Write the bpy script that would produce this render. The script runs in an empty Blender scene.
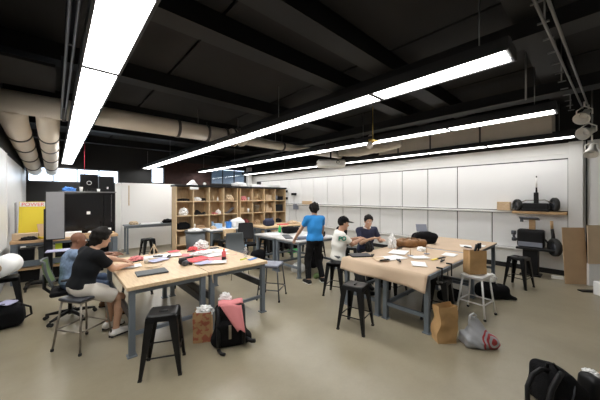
import bpy, bmesh, math, random
import numpy as np
from mathutils import Vector, Matrix, noise, Quaternion
R = math.radians
PI = math.pi
rng = random.Random(7)
C = bpy.context.scene.collection
scene = bpy.context.scene

# ------------------------------------------------------------------ materials
MATS = {}
def mat(name, col, rough=0.6, metal=0.0, var=0.0, scale=8.0, bump=0.0, emit=None, estr=0.0, spec=0.5):
    if name in MATS:
        return MATS[name]
    m = bpy.data.materials.new(name)
    m.use_nodes = True
    nt = m.node_tree
    b = nt.nodes['Principled BSDF']
    b.inputs['Base Color'].default_value = (*col, 1)
    b.inputs['Roughness'].default_value = rough
    b.inputs['Metallic'].default_value = metal
    b.inputs['Specular IOR Level'].default_value = spec
    if var > 0 or bump > 0:
        tc = nt.nodes.new('ShaderNodeTexCoord')
        nz = nt.nodes.new('ShaderNodeTexNoise')
        nz.inputs['Scale'].default_value = scale
        nz.inputs['Detail'].default_value = 5
        nt.links.new(tc.outputs['Object'], nz.inputs['Vector'])
        if var > 0:
            r = nt.nodes.new('ShaderNodeValToRGB')
            r.color_ramp.elements[0].position = 0.3
            r.color_ramp.elements[1].position = 0.7
            r.color_ramp.elements[0].color = (*[max(0, c * (1 - var)) for c in col], 1)
            r.color_ramp.elements[1].color = (*[min(1, c * (1 + var)) for c in col], 1)
            nt.links.new(nz.outputs['Fac'], r.inputs['Fac'])
            nt.links.new(r.outputs['Color'], b.inputs['Base Color'])
        if bump > 0:
            bp = nt.nodes.new('ShaderNodeBump')
            bp.inputs['Strength'].default_value = bump
            bp.inputs['Distance'].default_value = 0.02
            nt.links.new(nz.outputs['Fac'], bp.inputs['Height'])
            nt.links.new(bp.outputs['Normal'], b.inputs['Normal'])
    if emit:
        b.inputs['Emission Color'].default_value = (*emit, 1)
        b.inputs['Emission Strength'].default_value = estr
    MATS[name] = m
    return m

def wood(name, c1, c2, scale=3.0, stretch=(1, 12, 12), rough=0.5):
    m = bpy.data.materials.new(name); m.use_nodes = True
    nt = m.node_tree; b = nt.nodes['Principled BSDF']
    tc = nt.nodes.new('ShaderNodeTexCoord'); mp = nt.nodes.new('ShaderNodeMapping')
    mp.inputs['Scale'].default_value = stretch
    nz = nt.nodes.new('ShaderNodeTexNoise'); nz.inputs['Scale'].default_value = scale
    nz.inputs['Detail'].default_value = 6
    r = nt.nodes.new('ShaderNodeValToRGB')
    r.color_ramp.elements[0].position = .35; r.color_ramp.elements[1].position = .65
    r.color_ramp.elements[0].color = (*c1, 1); r.color_ramp.elements[1].color = (*c2, 1)
    nt.links.new(tc.outputs['Object'], mp.inputs['Vector']); nt.links.new(mp.outputs['Vector'], nz.inputs['Vector'])
    nt.links.new(nz.outputs['Fac'], r.inputs['Fac']); nt.links.new(r.outputs['Color'], b.inputs['Base Color'])
    b.inputs['Roughness'].default_value = rough
    MATS[name] = m
    return m

def floor_mat():
    m = bpy.data.materials.new('polished_concrete'); m.use_nodes = True
    nt = m.node_tree; b = nt.nodes['Principled BSDF']; L = nt.links
    tc = nt.nodes.new('ShaderNodeTexCoord')
    n1 = nt.nodes.new('ShaderNodeTexNoise'); n1.inputs['Scale'].default_value = .7; n1.inputs['Detail'].default_value = 8
    n1.inputs['Roughness'].default_value = .65
    n2 = nt.nodes.new('ShaderNodeTexNoise'); n2.inputs['Scale'].default_value = 40; n2.inputs['Detail'].default_value = 3
    L.new(tc.outputs['Object'], n1.inputs['Vector']); L.new(tc.outputs['Object'], n2.inputs['Vector'])
    r = nt.nodes.new('ShaderNodeValToRGB')
    r.color_ramp.elements[0].position = .3; r.color_ramp.elements[1].position = .72
    r.color_ramp.elements[0].color = FLOOR_A; r.color_ramp.elements[1].color = FLOOR_B
    L.new(n1.outputs['Fac'], r.inputs['Fac'])
    mx = nt.nodes.new('ShaderNodeMix'); mx.data_type = 'RGBA'; mx.blend_type = 'MULTIPLY'; mx.inputs[0].default_value = .25
    L.new(r.outputs['Color'], mx.inputs[6])
    r2 = nt.nodes.new('ShaderNodeValToRGB'); r2.color_ramp.elements[0].color = (.6, .6, .6, 1)
    L.new(n2.outputs['Fac'], r2.inputs['Fac']); L.new(r2.outputs['Color'], mx.inputs[7])
    L.new(mx.outputs[2], b.inputs['Base Color'])
    rr = nt.nodes.new('ShaderNodeMapRange'); rr.inputs[3].default_value = .25; rr.inputs[4].default_value = .33
    L.new(n1.outputs['Fac'], rr.inputs[0]); L.new(rr.outputs[0], b.inputs['Roughness'])
    b.inputs['Specular IOR Level'].default_value = .45
    return m
FLOOR_A = (.25, .215, .145, 1); FLOOR_B = (.36, .318, .228, 1)

M = dict(
    white=mat('white_paint', (.76, .755, .74), .5, var=.02, scale=2),
    panel=mat('white_panel', (.79, .79, .79), .4), board=mat('white_board', (.94, .94, .93), .35),
    gap=mat('dark_gap', (.03, .03, .03), .8),
    grey_wall=mat('grey_wall', (.30, .30, .30), .7),
    dark=mat('dark_paint', (.007, .007, .0075), .7),
    deck=mat('dark_deck', (.009, .0083, .008), .8, var=.15, scale=3),
    beam=mat('black_beam', (.005, .005, .0055), .6),
    brick=mat('dark_red_wall', (.035, .014, .012), .8, var=.3, scale=6),
    duct=mat('beige_duct', (.80, .72, .61), .55, var=.05, scale=2),
    ductband=mat('duct_band', (.10, .09, .085), .6),
    housing=mat('light_housing', (.03, .03, .032), .45, .3),
    cable=mat('steel_cable', (.25, .25, .25), .4, .8),
    glow=mat('light_diffuser', (.9, .9, .9), .5, emit=(1, .985, .96), estr=8.5),
    glow_dim=mat('dimmer_diffuser', (.9, .9, .9), .5, emit=(1, .985, .96), estr=5.5),
    black=mat('black_metal', (.007, .007, .0075), .38, .1, spec=.35),
    blackp=mat('black_plastic', (.008, .008, .009), .5, spec=.25),
    blackc=mat('black_cloth', (.007, .007, .008), .9, bump=.3, scale=60, spec=.15),
    mesh=mat('black_mesh', (.02, .02, .022), .9),
    rubber=mat('rubber', (.02, .02, .02), .8),
    steel=mat('blue_grey_steel', (.17, .20, .235), .45, .25, var=.06, scale=5),
    bare=mat('worn_steel', (.30, .27, .23), .4, .8, var=.25, scale=14),
    gun=mat('gunmetal', (.08, .085, .10), .4, .6),
    white_metal=mat('white_metal', (.78, .77, .75), .4),
    grey_plastic=mat('grey_plastic', (.085, .095, .10), .5),
    seatgrey=mat('grey_seat', (.22, .235, .29), .5),
    paper=mat('white_paper', (.85, .85, .84), .75),
    red=mat('red_paper', (.75, .11, .12), .7),
    pink=mat('pink_paper', (.70, .24, .25), .7),
    kraft=mat('kraft_paper', (.56, .42, .295), .75, var=.05, scale=3, bump=.08),
    bag=mat('paper_bag', (.46, .28, .12), .75, var=.12, scale=7),
    card=mat('cardboard', (.50, .34, .20), .8, var=.06, scale=4),
    card2=mat('pale_cardboard', (.60, .46, .31), .8, var=.05, scale=4),
    brown=mat('brown_leather', (.22, .105, .035), .6, var=.3, scale=12),
    navy=mat('navy_cloth', (.022, .026, .06), .85),
    skin_dark=mat('skin_brown', (.20, .085, .045), .5),
    skin_light=mat('skin_light', (.56, .33, .22), .5),
    skin_tan=mat('skin_tan', (.47, .26, .17), .5),
    hair=mat('black_hair', (.010, .008, .007), .7, bump=.4, scale=80, spec=.15),
    eye=mat('eye_white', (.7, .7, .68), .3), iris=mat('dark_iris', (.02, .012, .01), .3),
    lip=mat('lip', (.38, .14, .11), .5),
    denim=mat('chambray', (.20, .275, .40), .9, var=.3, scale=26, spec=.2),
    jeans=mat('jeans', (.06, .09, .16), .85, var=.15, scale=20),
    tee=mat('black_tee', (.010, .011, .013), .9, spec=.15),
    shorts=mat('beige_shorts', (.62, .58, .52), .85),
    blue=mat('bright_blue_tee', (.02, .24, .62), .8),
    trousers=mat('black_trousers', (.011, .011, .012), .85, spec=.15),
    grey_cloth=mat('grey_trousers', (.09, .095, .105), .85),
    jersey=mat('off_white_jersey', (.80, .79, .74), .85),
    green=mat('green_print', (.03, .33, .24), .7),
    green_mesh=mat('green_mesh', (.16, .24, .09), .8),
    green2=mat('bright_green', (.05, .55, .15), .5),
    yellow=mat('yellow', (.85, .68, .05), .6), lime=mat('lime_tape', (.65, .8, .03), .5),
    orange=mat('orange_plastic', (.80, .20, .05), .5),
    bluep=mat('blue_plastic', (.05, .22, .62), .4), paleblue=mat('pale_blue', (.35, .55, .80), .5),
    lav=mat('lavender_paper', (.50, .50, .70), .6),
    screen=mat('grey_screen', (.30, .30, .31), .3, var=.03),
    gloss=mat('glossy_black', (.006, .006, .007), .16),
    plastic_bag=mat('grey_plastic_bag', (.55, .56, .58), .4, bump=.25, scale=25),
    brass=mat('brass', (.60, .42, .10), .35, .8),
    lampwhite=mat('lamp_white', (.82, .80, .75), .45),
    redcord=mat('red_cord', (.6, .04, .08), .6),
    rust=mat('red_dark', (.20, .03, .03), .7),
    blind=mat('blue_grey_blind', (.30, .36, .42), .6),
    frame=mat('window_frame', (.05, .05, .055), .5),
)
M['maple'] = wood('maple_top', (.60, .43, .26), (.72, .55, .36), 4, (14, 1, 14), .42)
M['maple_edge'] = wood('maple_edge', (.50, .32, .16), (.66, .46, .26), 5, (14, 1, 30), .45)
M['birch'] = wood('birch_ply', (.60, .43, .24), (.70, .53, .33), 3, (10, 10, 1), .5)
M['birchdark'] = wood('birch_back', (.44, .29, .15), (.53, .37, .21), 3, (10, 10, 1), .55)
M['bench'] = wood('bench_wood', (.47, .29, .15), (.62, .42, .24), 4, (1, 14, 14), .5)
M['plank'] = wood('plank_wood', (.38, .23, .10), (.50, .33, .17), 5, (12, 1, 12), .55)
M['block'] = wood('pale_block', (.55, .38, .22), (.66, .49, .31), 8, (10, 2, 10), .6)
M['greytop'] = mat('grey_tabletop', (.52, .51, .50), .5, var=.06, scale=4)
M['floor'] = floor_mat()

def clear_mat(name, col, fac):
    m = bpy.data.materials.new(name); m.use_nodes = True
    nt = m.node_tree; nt.nodes.clear()
    o = nt.nodes.new('ShaderNodeOutputMaterial'); mx = nt.nodes.new('ShaderNodeMixShader')
    t = nt.nodes.new('ShaderNodeBsdfTransparent'); g = nt.nodes.new('ShaderNodeBsdfGlossy')
    t.inputs['Color'].default_value = (*col, 1); g.inputs['Roughness'].default_value = .05
    mx.inputs['Fac'].default_value = fac
    nt.links.new(t.outputs[0], mx.inputs[1]); nt.links.new(g.outputs[0], mx.inputs[2]); nt.links.new(mx.outputs[0], o.inputs[0])
    MATS[name] = m
    return m
M['glass'] = clear_mat('window_glass', (.92, .96, 1), .08)
M['bottle'] = clear_mat('clear_bottle', (.93, .96, 1), .3)

def ring_mat():
    m = bpy.data.materials.new('bag_with_red_rings'); m.use_nodes = True
    nt = m.node_tree; b = nt.nodes['Principled BSDF']; L = nt.links
    tc = nt.nodes.new('ShaderNodeTexCoord')
    d = nt.nodes.new('ShaderNodeVectorMath'); d.operation = 'DISTANCE'
    d.inputs[1].default_value = (.12, -.12, .09)
    L.new(tc.outputs['Object'], d.inputs[0])
    r = nt.nodes.new('ShaderNodeValToRGB'); cr = r.color_ramp; cr.interpolation = 'CONSTANT'
    sc = nt.nodes.new('ShaderNodeMath'); sc.operation = 'MULTIPLY'; sc.inputs[1].default_value = 5.0
    L.new(d.outputs['Value'], sc.inputs[0]); L.new(sc.outputs[0], r.inputs['Fac'])
    g = (.36, .37, .39, 1); rd = (.36, .03, .035, 1)
    cr.elements[0].position = 0; cr.elements[0].color = rd
    cr.elements[1].position = .20; cr.elements[1].color = g
    e = cr.elements.new(.34); e.color = rd
    e = cr.elements.new(.48); e.color = g
    e = cr.elements.new(.60); e.color = rd
    e = cr.elements.new(.70); e.color = g
    L.new(r.outputs['Color'], b.inputs['Base Color']); b.inputs['Roughness'].default_value = .4
    return m
M['rings'] = ring_mat()
def print_mat():
    m = bpy.data.materials.new('brown_bag_red_print'); m.use_nodes = True
    nt = m.node_tree; b = nt.nodes['Principled BSDF']; L = nt.links
    tc = nt.nodes.new('ShaderNodeTexCoord'); v = nt.nodes.new('ShaderNodeTexNoise'); v.inputs['Scale'].default_value = 14
    r = nt.nodes.new('ShaderNodeValToRGB'); r.color_ramp.elements[0].position = .5; r.color_ramp.elements[1].position = .56
    r.color_ramp.elements[0].color = (.42, .25, .12, 1); r.color_ramp.elements[1].color = (.36, .11, .06, 1)
    L.new(tc.outputs['Object'], v.inputs['Vector']); L.new(v.outputs['Fac'], r.inputs['Fac']); L.new(r.outputs['Color'], b.inputs['Base Color'])
    b.inputs['Roughness'].default_value = .75
    return m
M['print'] = print_mat()

# ------------------------------------------------------------------ object helpers
def tag(o, label=None, cat=None, group=None, kind=None):
    if label: o['label'] = label
    if cat: o['category'] = cat
    if group: o['group'] = group
    if kind: o['kind'] = kind
    return o
def empty(name, loc, label, cat, rz=0.0, group=None):
    o = bpy.data.objects.new(name, None); C.objects.link(o)
    o.location = loc; o.rotation_euler = (0, 0, rz); o.empty_display_size = .1
    return tag(o, label, cat, group)
def dup(root, loc, rz, label, group=None):
    r = root.copy(); C.objects.link(r); r.location = loc; r.rotation_euler = (0, 0, rz); r['label'] = label
    if group: r['group'] = group
    for ch in root.children:
        c = ch.copy(); C.objects.link(c); c.parent = r
        for g in ch.children:
            d = g.copy(); C.objects.link(d); d.parent = c
    return r

class MB:
    def __init__(self): self.bm = bmesh.new(); self.ms = []; self.cur = 0
    def use(self, m):
        if m not in self.ms: self.ms.append(m)
        self.cur = self.ms.index(m); return self
    def _fin(self, faces, smooth=False):
        for f in faces: f.material_index = self.cur; f.smooth = smooth
    def box(self, c, s, rot=None, bev=0.0, seg=2):
        mt = Matrix.Translation(Vector(c))
        if rot is not None:
            mt = mt @ (rot if isinstance(rot, Matrix) else Matrix.Rotation(rot, 4, 'Z'))
        g = bmesh.ops.create_cube(self.bm, size=1.0, matrix=mt @ Matrix.Diagonal((*s, 1)))
        fs = set(f for v in g['verts'] for f in v.link_faces)
        if bev > 0:
            es = list(set(e for v in g['verts'] for e in v.link_edges))
            r = bmesh.ops.bevel(self.bm, geom=es, offset=min(bev, min(s) * .45), segments=seg, profile=.5, affect='EDGES')
            fs = set(f for f in fs if f.is_valid) | set(r['faces'])
        self._fin(fs); return self
    def b2(self, lo, hi, bev=0.0):
        return self.box([(a + b) / 2 for a, b in zip(lo, hi)], [abs(b - a) for a, b in zip(lo, hi)], bev=bev)
    def tube(self, pts, r, n=10, closed=False, caps=True):
        pts = [Vector(p) for p in pts]; rs = r if isinstance(r, (list, tuple)) else [r] * len(pts)
        rings = []; up = None; N = len(pts)
        for i, p in enumerate(pts):
            if closed: t = pts[(i + 1) % N] - pts[i - 1]
            else: t = pts[min(i + 1, N - 1)] - pts[max(i - 1, 0)]
            t.normalize()
            if up is None:
                up = Vector((0, 0, 1)) if abs(t.z) < .9 else Vector((1, 0, 0))
            a = t.cross(up)
            if a.length < 1e-4: a = t.orthogonal()
            a.normalize(); b = a.cross(t).normalized(); up = b
            rings.append([self.bm.verts.new(p + (a * math.cos(2 * PI * k / n) + b * math.sin(2 * PI * k / n)) * rs[i]) for k in range(n)])
        fs = []
        for i in range(N if closed else N - 1):
            A, B = rings[i], rings[(i + 1) % N]
            for k in range(n):
                fs.append(self.bm.faces.new((A[k], A[(k + 1) % n], B[(k + 1) % n], B[k])))
        self._fin(fs, True)
        if caps and not closed:
            self._fin([self.bm.faces.new(rings[0][::-1]), self.bm.faces.new(rings[-1])])
        return self
    def cyl(self, a, b, r, r2=None, n=16):
        return self.tube([a, b], [r, r if r2 is None else r2], n)
    def lathe(self, prof, c=(0, 0, 0), n=24, axis='Z', rot=None):
        c = Vector(c); rings = []
        for (rr, h) in prof:
            ring = []
            for k in range(n):
                a = 2 * PI * k / n
                v = Vector((rr * math.cos(a), rr * math.sin(a), h))
                if axis == 'X': v = Vector((v.z, v.x, v.y))
                if axis == 'Y': v = Vector((v.x, v.z, v.y))
                if rot is not None: v = rot @ v
                ring.append(self.bm.verts.new(c + v))
            rings.append(ring)
        fs = []
        for i in range(len(rings) - 1):
            for k in range(n):
                fs.append(self.bm.faces.new((rings[i][k], rings[i][(k + 1) % n], rings[i + 1][(k + 1) % n], rings[i + 1][k])))
        self._fin(fs, True)
        if prof[0][0] > 1e-4: self._fin([self.bm.faces.new(rings[0][::-1])])
        if prof[-1][0] > 1e-4: self._fin([self.bm.faces.new(rings[-1])])
        return self
    def poly(self, pts, depth):
        depth = Vector(depth)
        a = [self.bm.verts.new(p) for p in pts]; b = [self.bm.verts.new(Vector(p) + depth) for p in pts]
        n = len(pts)
        fs = [self.bm.faces.new(a[::-1]), self.bm.faces.new(b)]
        for k in range(n): fs.append(self.bm.faces.new((a[k], a[(k + 1) % n], b[(k + 1) % n], b[k])))
        self._fin(fs); return self
    def frustum(self, c0, s0, c1, s1, rz=0):
        vs = []
        for c, s in ((c0, s0), (c1, s1)):
            for dx, dy in ((-1, -1), (1, -1), (1, 1), (-1, 1)):
                p = Vector((dx * s[0] / 2, dy * s[1] / 2, 0)); p.rotate(Quaternion((0, 0, 1), rz))
                vs.append(self.bm.verts.new(Vector(c) + p))
        q = [(0, 3, 2, 1), (4, 5, 6, 7), (0, 1, 5, 4), (1, 2, 6, 5), (2, 3, 7, 6), (3, 0, 4, 7)]
        self._fin([self.bm.faces.new([vs[i] for i in f]) for f in q]); return self
    def ell(self, c, r, n=16):
        mt = Matrix.Translation(Vector(c)) @ Matrix.Diagonal((*r, 1))
        g = bmesh.ops.create_uvsphere(self.bm, u_segments=n, v_segments=max(6, n // 2 + 2), radius=1, matrix=mt)
        self._fin(set(f for v in g['verts'] for f in v.link_faces), True); return self
    def grid(self, fn, nu, nv, th=0.0, smooth=True):
        P = [[Vector(fn(i / nu, j / nv)) for j in range(nv + 1)] for i in range(nu + 1)]
        V = [[self.bm.verts.new(p) for p in row] for row in P]
        fs = [self.bm.faces.new((V[i][j], V[i + 1][j], V[i + 1][j + 1], V[i][j + 1])) for i in range(nu) for j in range(nv)]
        self._fin(fs, smooth)
        if th:
            for f in fs: f.normal_update()
            W = []
            for i in range(nu + 1):
                row = []
                for j in range(nv + 1):
                    nrm = Vector((0, 0, 0))
                    for f in V[i][j].link_faces: nrm += f.normal
                    row.append(self.bm.verts.new(P[i][j] - nrm.normalized() * th))
                W.append(row)
            gs = [self.bm.faces.new((W[i][j], W[i][j + 1], W[i + 1][j + 1], W[i + 1][j])) for i in range(nu) for j in range(nv)]
            for i in range(nu):
                gs.append(self.bm.faces.new((V[i][0], W[i][0], W[i + 1][0], V[i + 1][0])))
                gs.append(self.bm.faces.new((V[i + 1][nv], W[i + 1][nv], W[i][nv], V[i][nv])))
            for j in range(nv):
                gs.append(self.bm.faces.new((V[0][j + 1], W[0][j + 1], W[0][j], V[0][j])))
                gs.append(self.bm.faces.new((V[nu][j], W[nu][j], W[nu][j + 1], V[nu][j + 1])))
            self._fin(gs, smooth)
        return self
    def jitter(self, amp, freq, seed=0):
        for v in self.bm.verts:
            v.co += noise.noise_vector(v.co * freq + Vector((seed, seed * .7, 1.3))) * amp
        return self
    def xf(self, mt): bmesh.ops.transform(self.bm, matrix=mt, verts=self.bm.verts); return self
    def build(self, name, m=None, parent=None, loc=None, rz=0.0):
        me = bpy.data.meshes.new(name)
        bmesh.ops.recalc_face_normals(self.bm, faces=self.bm.faces)
        self.bm.to_mesh(me); self.bm.free()
        for mm in ([m] if m else self.ms): me.materials.append(mm)
        if m:
            me.polygons.foreach_set('material_index', [0] * len(me.polygons))
        o = bpy.data.objects.new(name, me); C.objects.link(o)
        if parent: o.parent = parent
        if loc is not None: o.location = loc
        o.rotation_euler.z = rz
        return o

def bx(name, lo, hi, m, parent=None, bev=0.0): return MB().b2(lo, hi, bev).build(name, m, parent)
def st(o): o['kind'] = 'structure'; return o

# ------------------------------------------------------------------ distance-field modeller (bags, people)
class SDF:
    """union of soft shapes on a grid, meshed with surface nets"""
    def __init__(self, lo, hi, vox):
        self.lo = np.array(lo, np.float32) - vox * 3; hi = np.array(hi, np.float32) + vox * 3
        self.vox = vox; self.n = np.ceil((hi - self.lo) / vox).astype(int) + 1
        self.F = np.full(self.n, 1.0, np.float32)
        self.ax = [self.lo[i] + vox * np.arange(self.n[i], dtype=np.float32) for i in range(3)]
    def _box(self, lo, hi, pad):
        a = np.maximum(0, np.floor((np.array(lo) - pad - self.lo) / self.vox).astype(int))
        b = np.minimum(self.n, np.ceil((np.array(hi) + pad - self.lo) / self.vox).astype(int) + 1)
        if np.any(b <= a): return None
        sl = tuple(slice(a[i], b[i]) for i in range(3))
        X = self.ax[0][sl[0]][:, None, None]; Y = self.ax[1][sl[1]][None, :, None]; Z = self.ax[2][sl[2]][None, None, :]
        return sl, X, Y, Z
    def _mix(self, sl, d, k, sub):
        f = self.F[sl]
        if sub:
            d = -d
            if k > 0:
                h = np.maximum(k - np.abs(f - d), 0) / k; self.F[sl] = np.maximum(f, d) + h * h * k * .25
            else: self.F[sl] = np.maximum(f, d)
        else:
            if k > 0:
                h = np.maximum(k - np.abs(f - d), 0) / k; self.F[sl] = np.minimum(f, d) - h * h * k * .25
            else: self.F[sl] = np.minimum(f, d)
    def rc(self, a, b, ra, rb, k=.02, flat=None, sub=False, inf=0.0):
        a = np.array(a, float); b = np.array(b, float); ra += inf; rb += inf
        m = max(ra, rb); mm = m * (max(1, flat[1]) if flat else 1)
        bb = self._box(np.minimum(a, b) - mm, np.maximum(a, b) + mm, k + self.vox * 2)
        if bb is None: return self
        sl, X, Y, Z = bb
        px, py, pz = X - a[0], Y - a[1], Z - a[2]; ba = b - a; sc = 1.0
        if flat:
            w = np.array(flat[0], float); w /= np.linalg.norm(w); s = flat[1]
            q = (px * w[0] + py * w[1] + pz * w[2]) * (1 / s - 1)
            px, py, pz = px + q * w[0], py + q * w[1], pz + q * w[2]
            ba = ba + w * (ba @ w) * (1 / s - 1); sc = min(1, s)
        l2 = max(ba @ ba, 1e-9)
        t = np.clip((px * ba[0] + py * ba[1] + pz * ba[2]) / l2, 0, 1)
        d = np.sqrt((px - t * ba[0]) ** 2 + (py - t * ba[1]) ** 2 + (pz - t * ba[2]) ** 2) - (ra + (rb - ra) * t)
        self._mix(sl, (d * sc).astype(np.float32), k, sub); return self
    def ell(self, c, r, k=.02, axes=None, sub=False, inf=0.0):
        r = np.array(r, float) + inf; m = r.max(); c = np.array(c, float)
        bb = self._box(c - m, c + m, k + self.vox * 2)
        if bb is None: return self
        sl, X, Y, Z = bb; px, py, pz = X - c[0], Y - c[1], Z - c[2]
        A = np.eye(3) if axes is None else np.array(axes, float)
        q = [(px * A[i][0] + py * A[i][1] + pz * A[i][2]) for i in range(3)]
        k0 = np.sqrt(sum((q[i] / r[i]) ** 2 for i in range(3)))
        k1 = np.sqrt(sum((q[i] / r[i] ** 2) ** 2 for i in range(3))) + 1e-6
        self._mix(sl, (k0 * (k0 - 1) / k1).astype(np.float32), k, sub); return self
    def rbox(self, c, h, r=.02, k=.02, rot=None, sub=False):
        c = np.array(c, float); h = np.array(h, float); m = np.linalg.norm(h)
        bb = self._box(c - m, c + m, k + self.vox * 2)
        if bb is None: return self
        sl, X, Y, Z = bb; p = [X - c[0], Y - c[1], Z - c[2]]
        A = np.eye(3) if rot is None else np.array(rot.to_3x3().transposed())
        q = [np.abs(p[0] * A[i][0] + p[1] * A[i][1] + p[2] * A[i][2]) - (h[i] - r) for i in range(3)]
        d = np.sqrt(sum(np.maximum(t, 0) ** 2 for t in q)) + np.minimum(np.maximum(q[0], np.maximum(q[1], q[2])), 0) - r
        self._mix(sl, d.astype(np.float32), k, sub); return self
    def cut(self, p, n, lo=None, hi=None):
        """removes what lies on the +n side of the plane through p (inside an optional box)"""
        n = np.array(n, float); n /= np.linalg.norm(n)
        if lo is None: sl = (slice(None),) * 3; X, Y, Z = self.ax[0][:, None, None], self.ax[1][None, :, None], self.ax[2][None, None, :]
        else:
            bb = self._box(lo, hi, 0)
            if bb is None: return self
            sl, X, Y, Z = bb
        d = ((X - p[0]) * n[0] + (Y - p[1]) * n[1] + (Z - p[2]) * n[2]).astype(np.float32)
        self.F[sl] = np.maximum(self.F[sl], d); return self
    def wob(self, amp, freq, seed=0):
        X, Y, Z = self.ax[0][:, None, None], self.ax[1][None, :, None], self.ax[2][None, None, :]
        r = np.random.RandomState(seed); w = 0
        for i in range(6):
            k = r.normal(size=3) * freq; ph = r.rand() * 6.28
            w = w + np.sin(X * k[0] + Y * k[1] + Z * k[2] + ph)
        self.F += (amp * w / 2.4).astype(np.float32); return self
    def mesh(self):
        F = self.F; F[0] = F[-1] = 1; F[:, 0] = F[:, -1] = 1; F[:, :, 0] = F[:, :, -1] = 1
        s = F < 0; nx, ny, nz = F.shape
        c = np.zeros((nx - 1, ny - 1, nz - 1), np.int8)
        offs = [(i, j, k) for i in (0, 1) for j in (0, 1) for k in (0, 1)]
        def sh(A, o): return A[o[0]:nx - 1 + o[0], o[1]:ny - 1 + o[1], o[2]:nz - 1 + o[2]]
        for o in offs: c += sh(s, o)
        act = (c > 0) & (c < 8); idx = np.argwhere(act)
        vid = np.full(act.shape, -1, np.int64); vid[act] = np.arange(len(idx))
        acc = np.zeros((len(idx), 3)); cnt = np.zeros(len(idx))
        for a in offs:
            for d in range(3):
                if a[d]: continue
                b = list(a); b[d] = 1
                fa = F[idx[:, 0] + a[0], idx[:, 1] + a[1], idx[:, 2] + a[2]]; fb = F[idx[:, 0] + b[0], idx[:, 1] + b[1], idx[:, 2] + b[2]]
                m = (fa < 0) != (fb < 0)
                t = np.where(m, fa / np.where(m, fa - fb, 1), 0)
                p = np.repeat(np.array([a], float), len(idx), 0); p[:, d] += t
                acc[m] += p[m]; cnt[m] += 1
        V = self.lo + self.vox * (idx + acc / np.maximum(cnt, 1)[:, None])
        Q = []
        for d in range(3):
            u, v = (d + 1) % 3, (d + 2) % 3
            hi = [slice(None)] * 3; lo_ = [slice(None)] * 3
            lo_[d] = slice(0, F.shape[d] - 1); hi[d] = slice(1, F.shape[d])
            e = s[tuple(lo_)] != s[tuple(hi)]; E = np.argwhere(e)
            E = E[(E[:, u] > 0) & (E[:, v] > 0) & (E[:, u] < F.shape[u] - 1) & (E[:, v] < F.shape[v] - 1)]
            def g(du, dv):
                q = E.copy(); q[:, u] += du; q[:, v] += dv; return vid[q[:, 0], q[:, 1], q[:, 2]]
            q = np.stack([g(-1, -1), g(0, -1), g(0, 0), g(-1, 0)], 1)
            fl = s[E[:, 0], E[:, 1], E[:, 2]]
            q[~fl] = q[~fl][:, ::-1]
            Q.append(q)
        return V, np.concatenate(Q)
    def build(self, name, m, parent=None, origin=(0, 0, 0), relax=1):
        V, Q = self.mesh()
        if relax:
            for _ in range(relax):
                acc = np.zeros_like(V); ct = np.zeros(len(V))
                for a, b in ((0, 1), (1, 2), (2, 3), (3, 0)):
                    np.add.at(acc, Q[:, a], V[Q[:, b]]); np.add.at(ct, Q[:, a], 1)
                    np.add.at(acc, Q[:, b], V[Q[:, a]]); np.add.at(ct, Q[:, b], 1)
                V = V * .5 + .5 * acc / np.maximum(ct, 1)[:, None]
        V = V - np.array(origin)
        me = bpy.data.meshes.new(name)
        me.from_pydata(V.tolist(), [], Q.tolist()); me.update()
        me.polygons.foreach_set('use_smooth', [True] * len(me.polygons))
        me.materials.append(m)
        o = bpy.data.objects.new(name, me); C.objects.link(o)
        if parent: o.parent = parent
        else: o.location = origin
        return o
EXPO = 1.06

# ------------------------------------------------------------------ the setting
st(bx('floor', (-1.2, -2.8, -.12), (9.2, 14.6, 0), M['floor']))
XL, XR, YB = -.8, 8.88, 14.2
wl = st(bx('wall_left', (XL - .15, -2.8, 0), (XL, 14.6, 2.8), M['white']))
st(bx('wall_plinth', (XL, -2.6, 0), (XL + .02, 8.0, .8), M['grey_wall'], wl))
st(bx('wall_upper', (XL - .15, -2.8, 2.8), (XL, 14.6, 4.4), M['dark'], wl))
wr = st(bx('wall_right', (XR, -2.8, 0), (XR + .15, 14.6, 3.12), M['white']))
st(bx('wall_upper', (XR, -2.8, 3.12), (XR + .15, 14.6, 4.4), M['dark'], wr))
st(bx('wall_bounce', (-1.2, -2.8, 0), (9.2, -2.65, 4.4), M['white']))  # unseen wall behind the camera, added in white to bounce light
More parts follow.
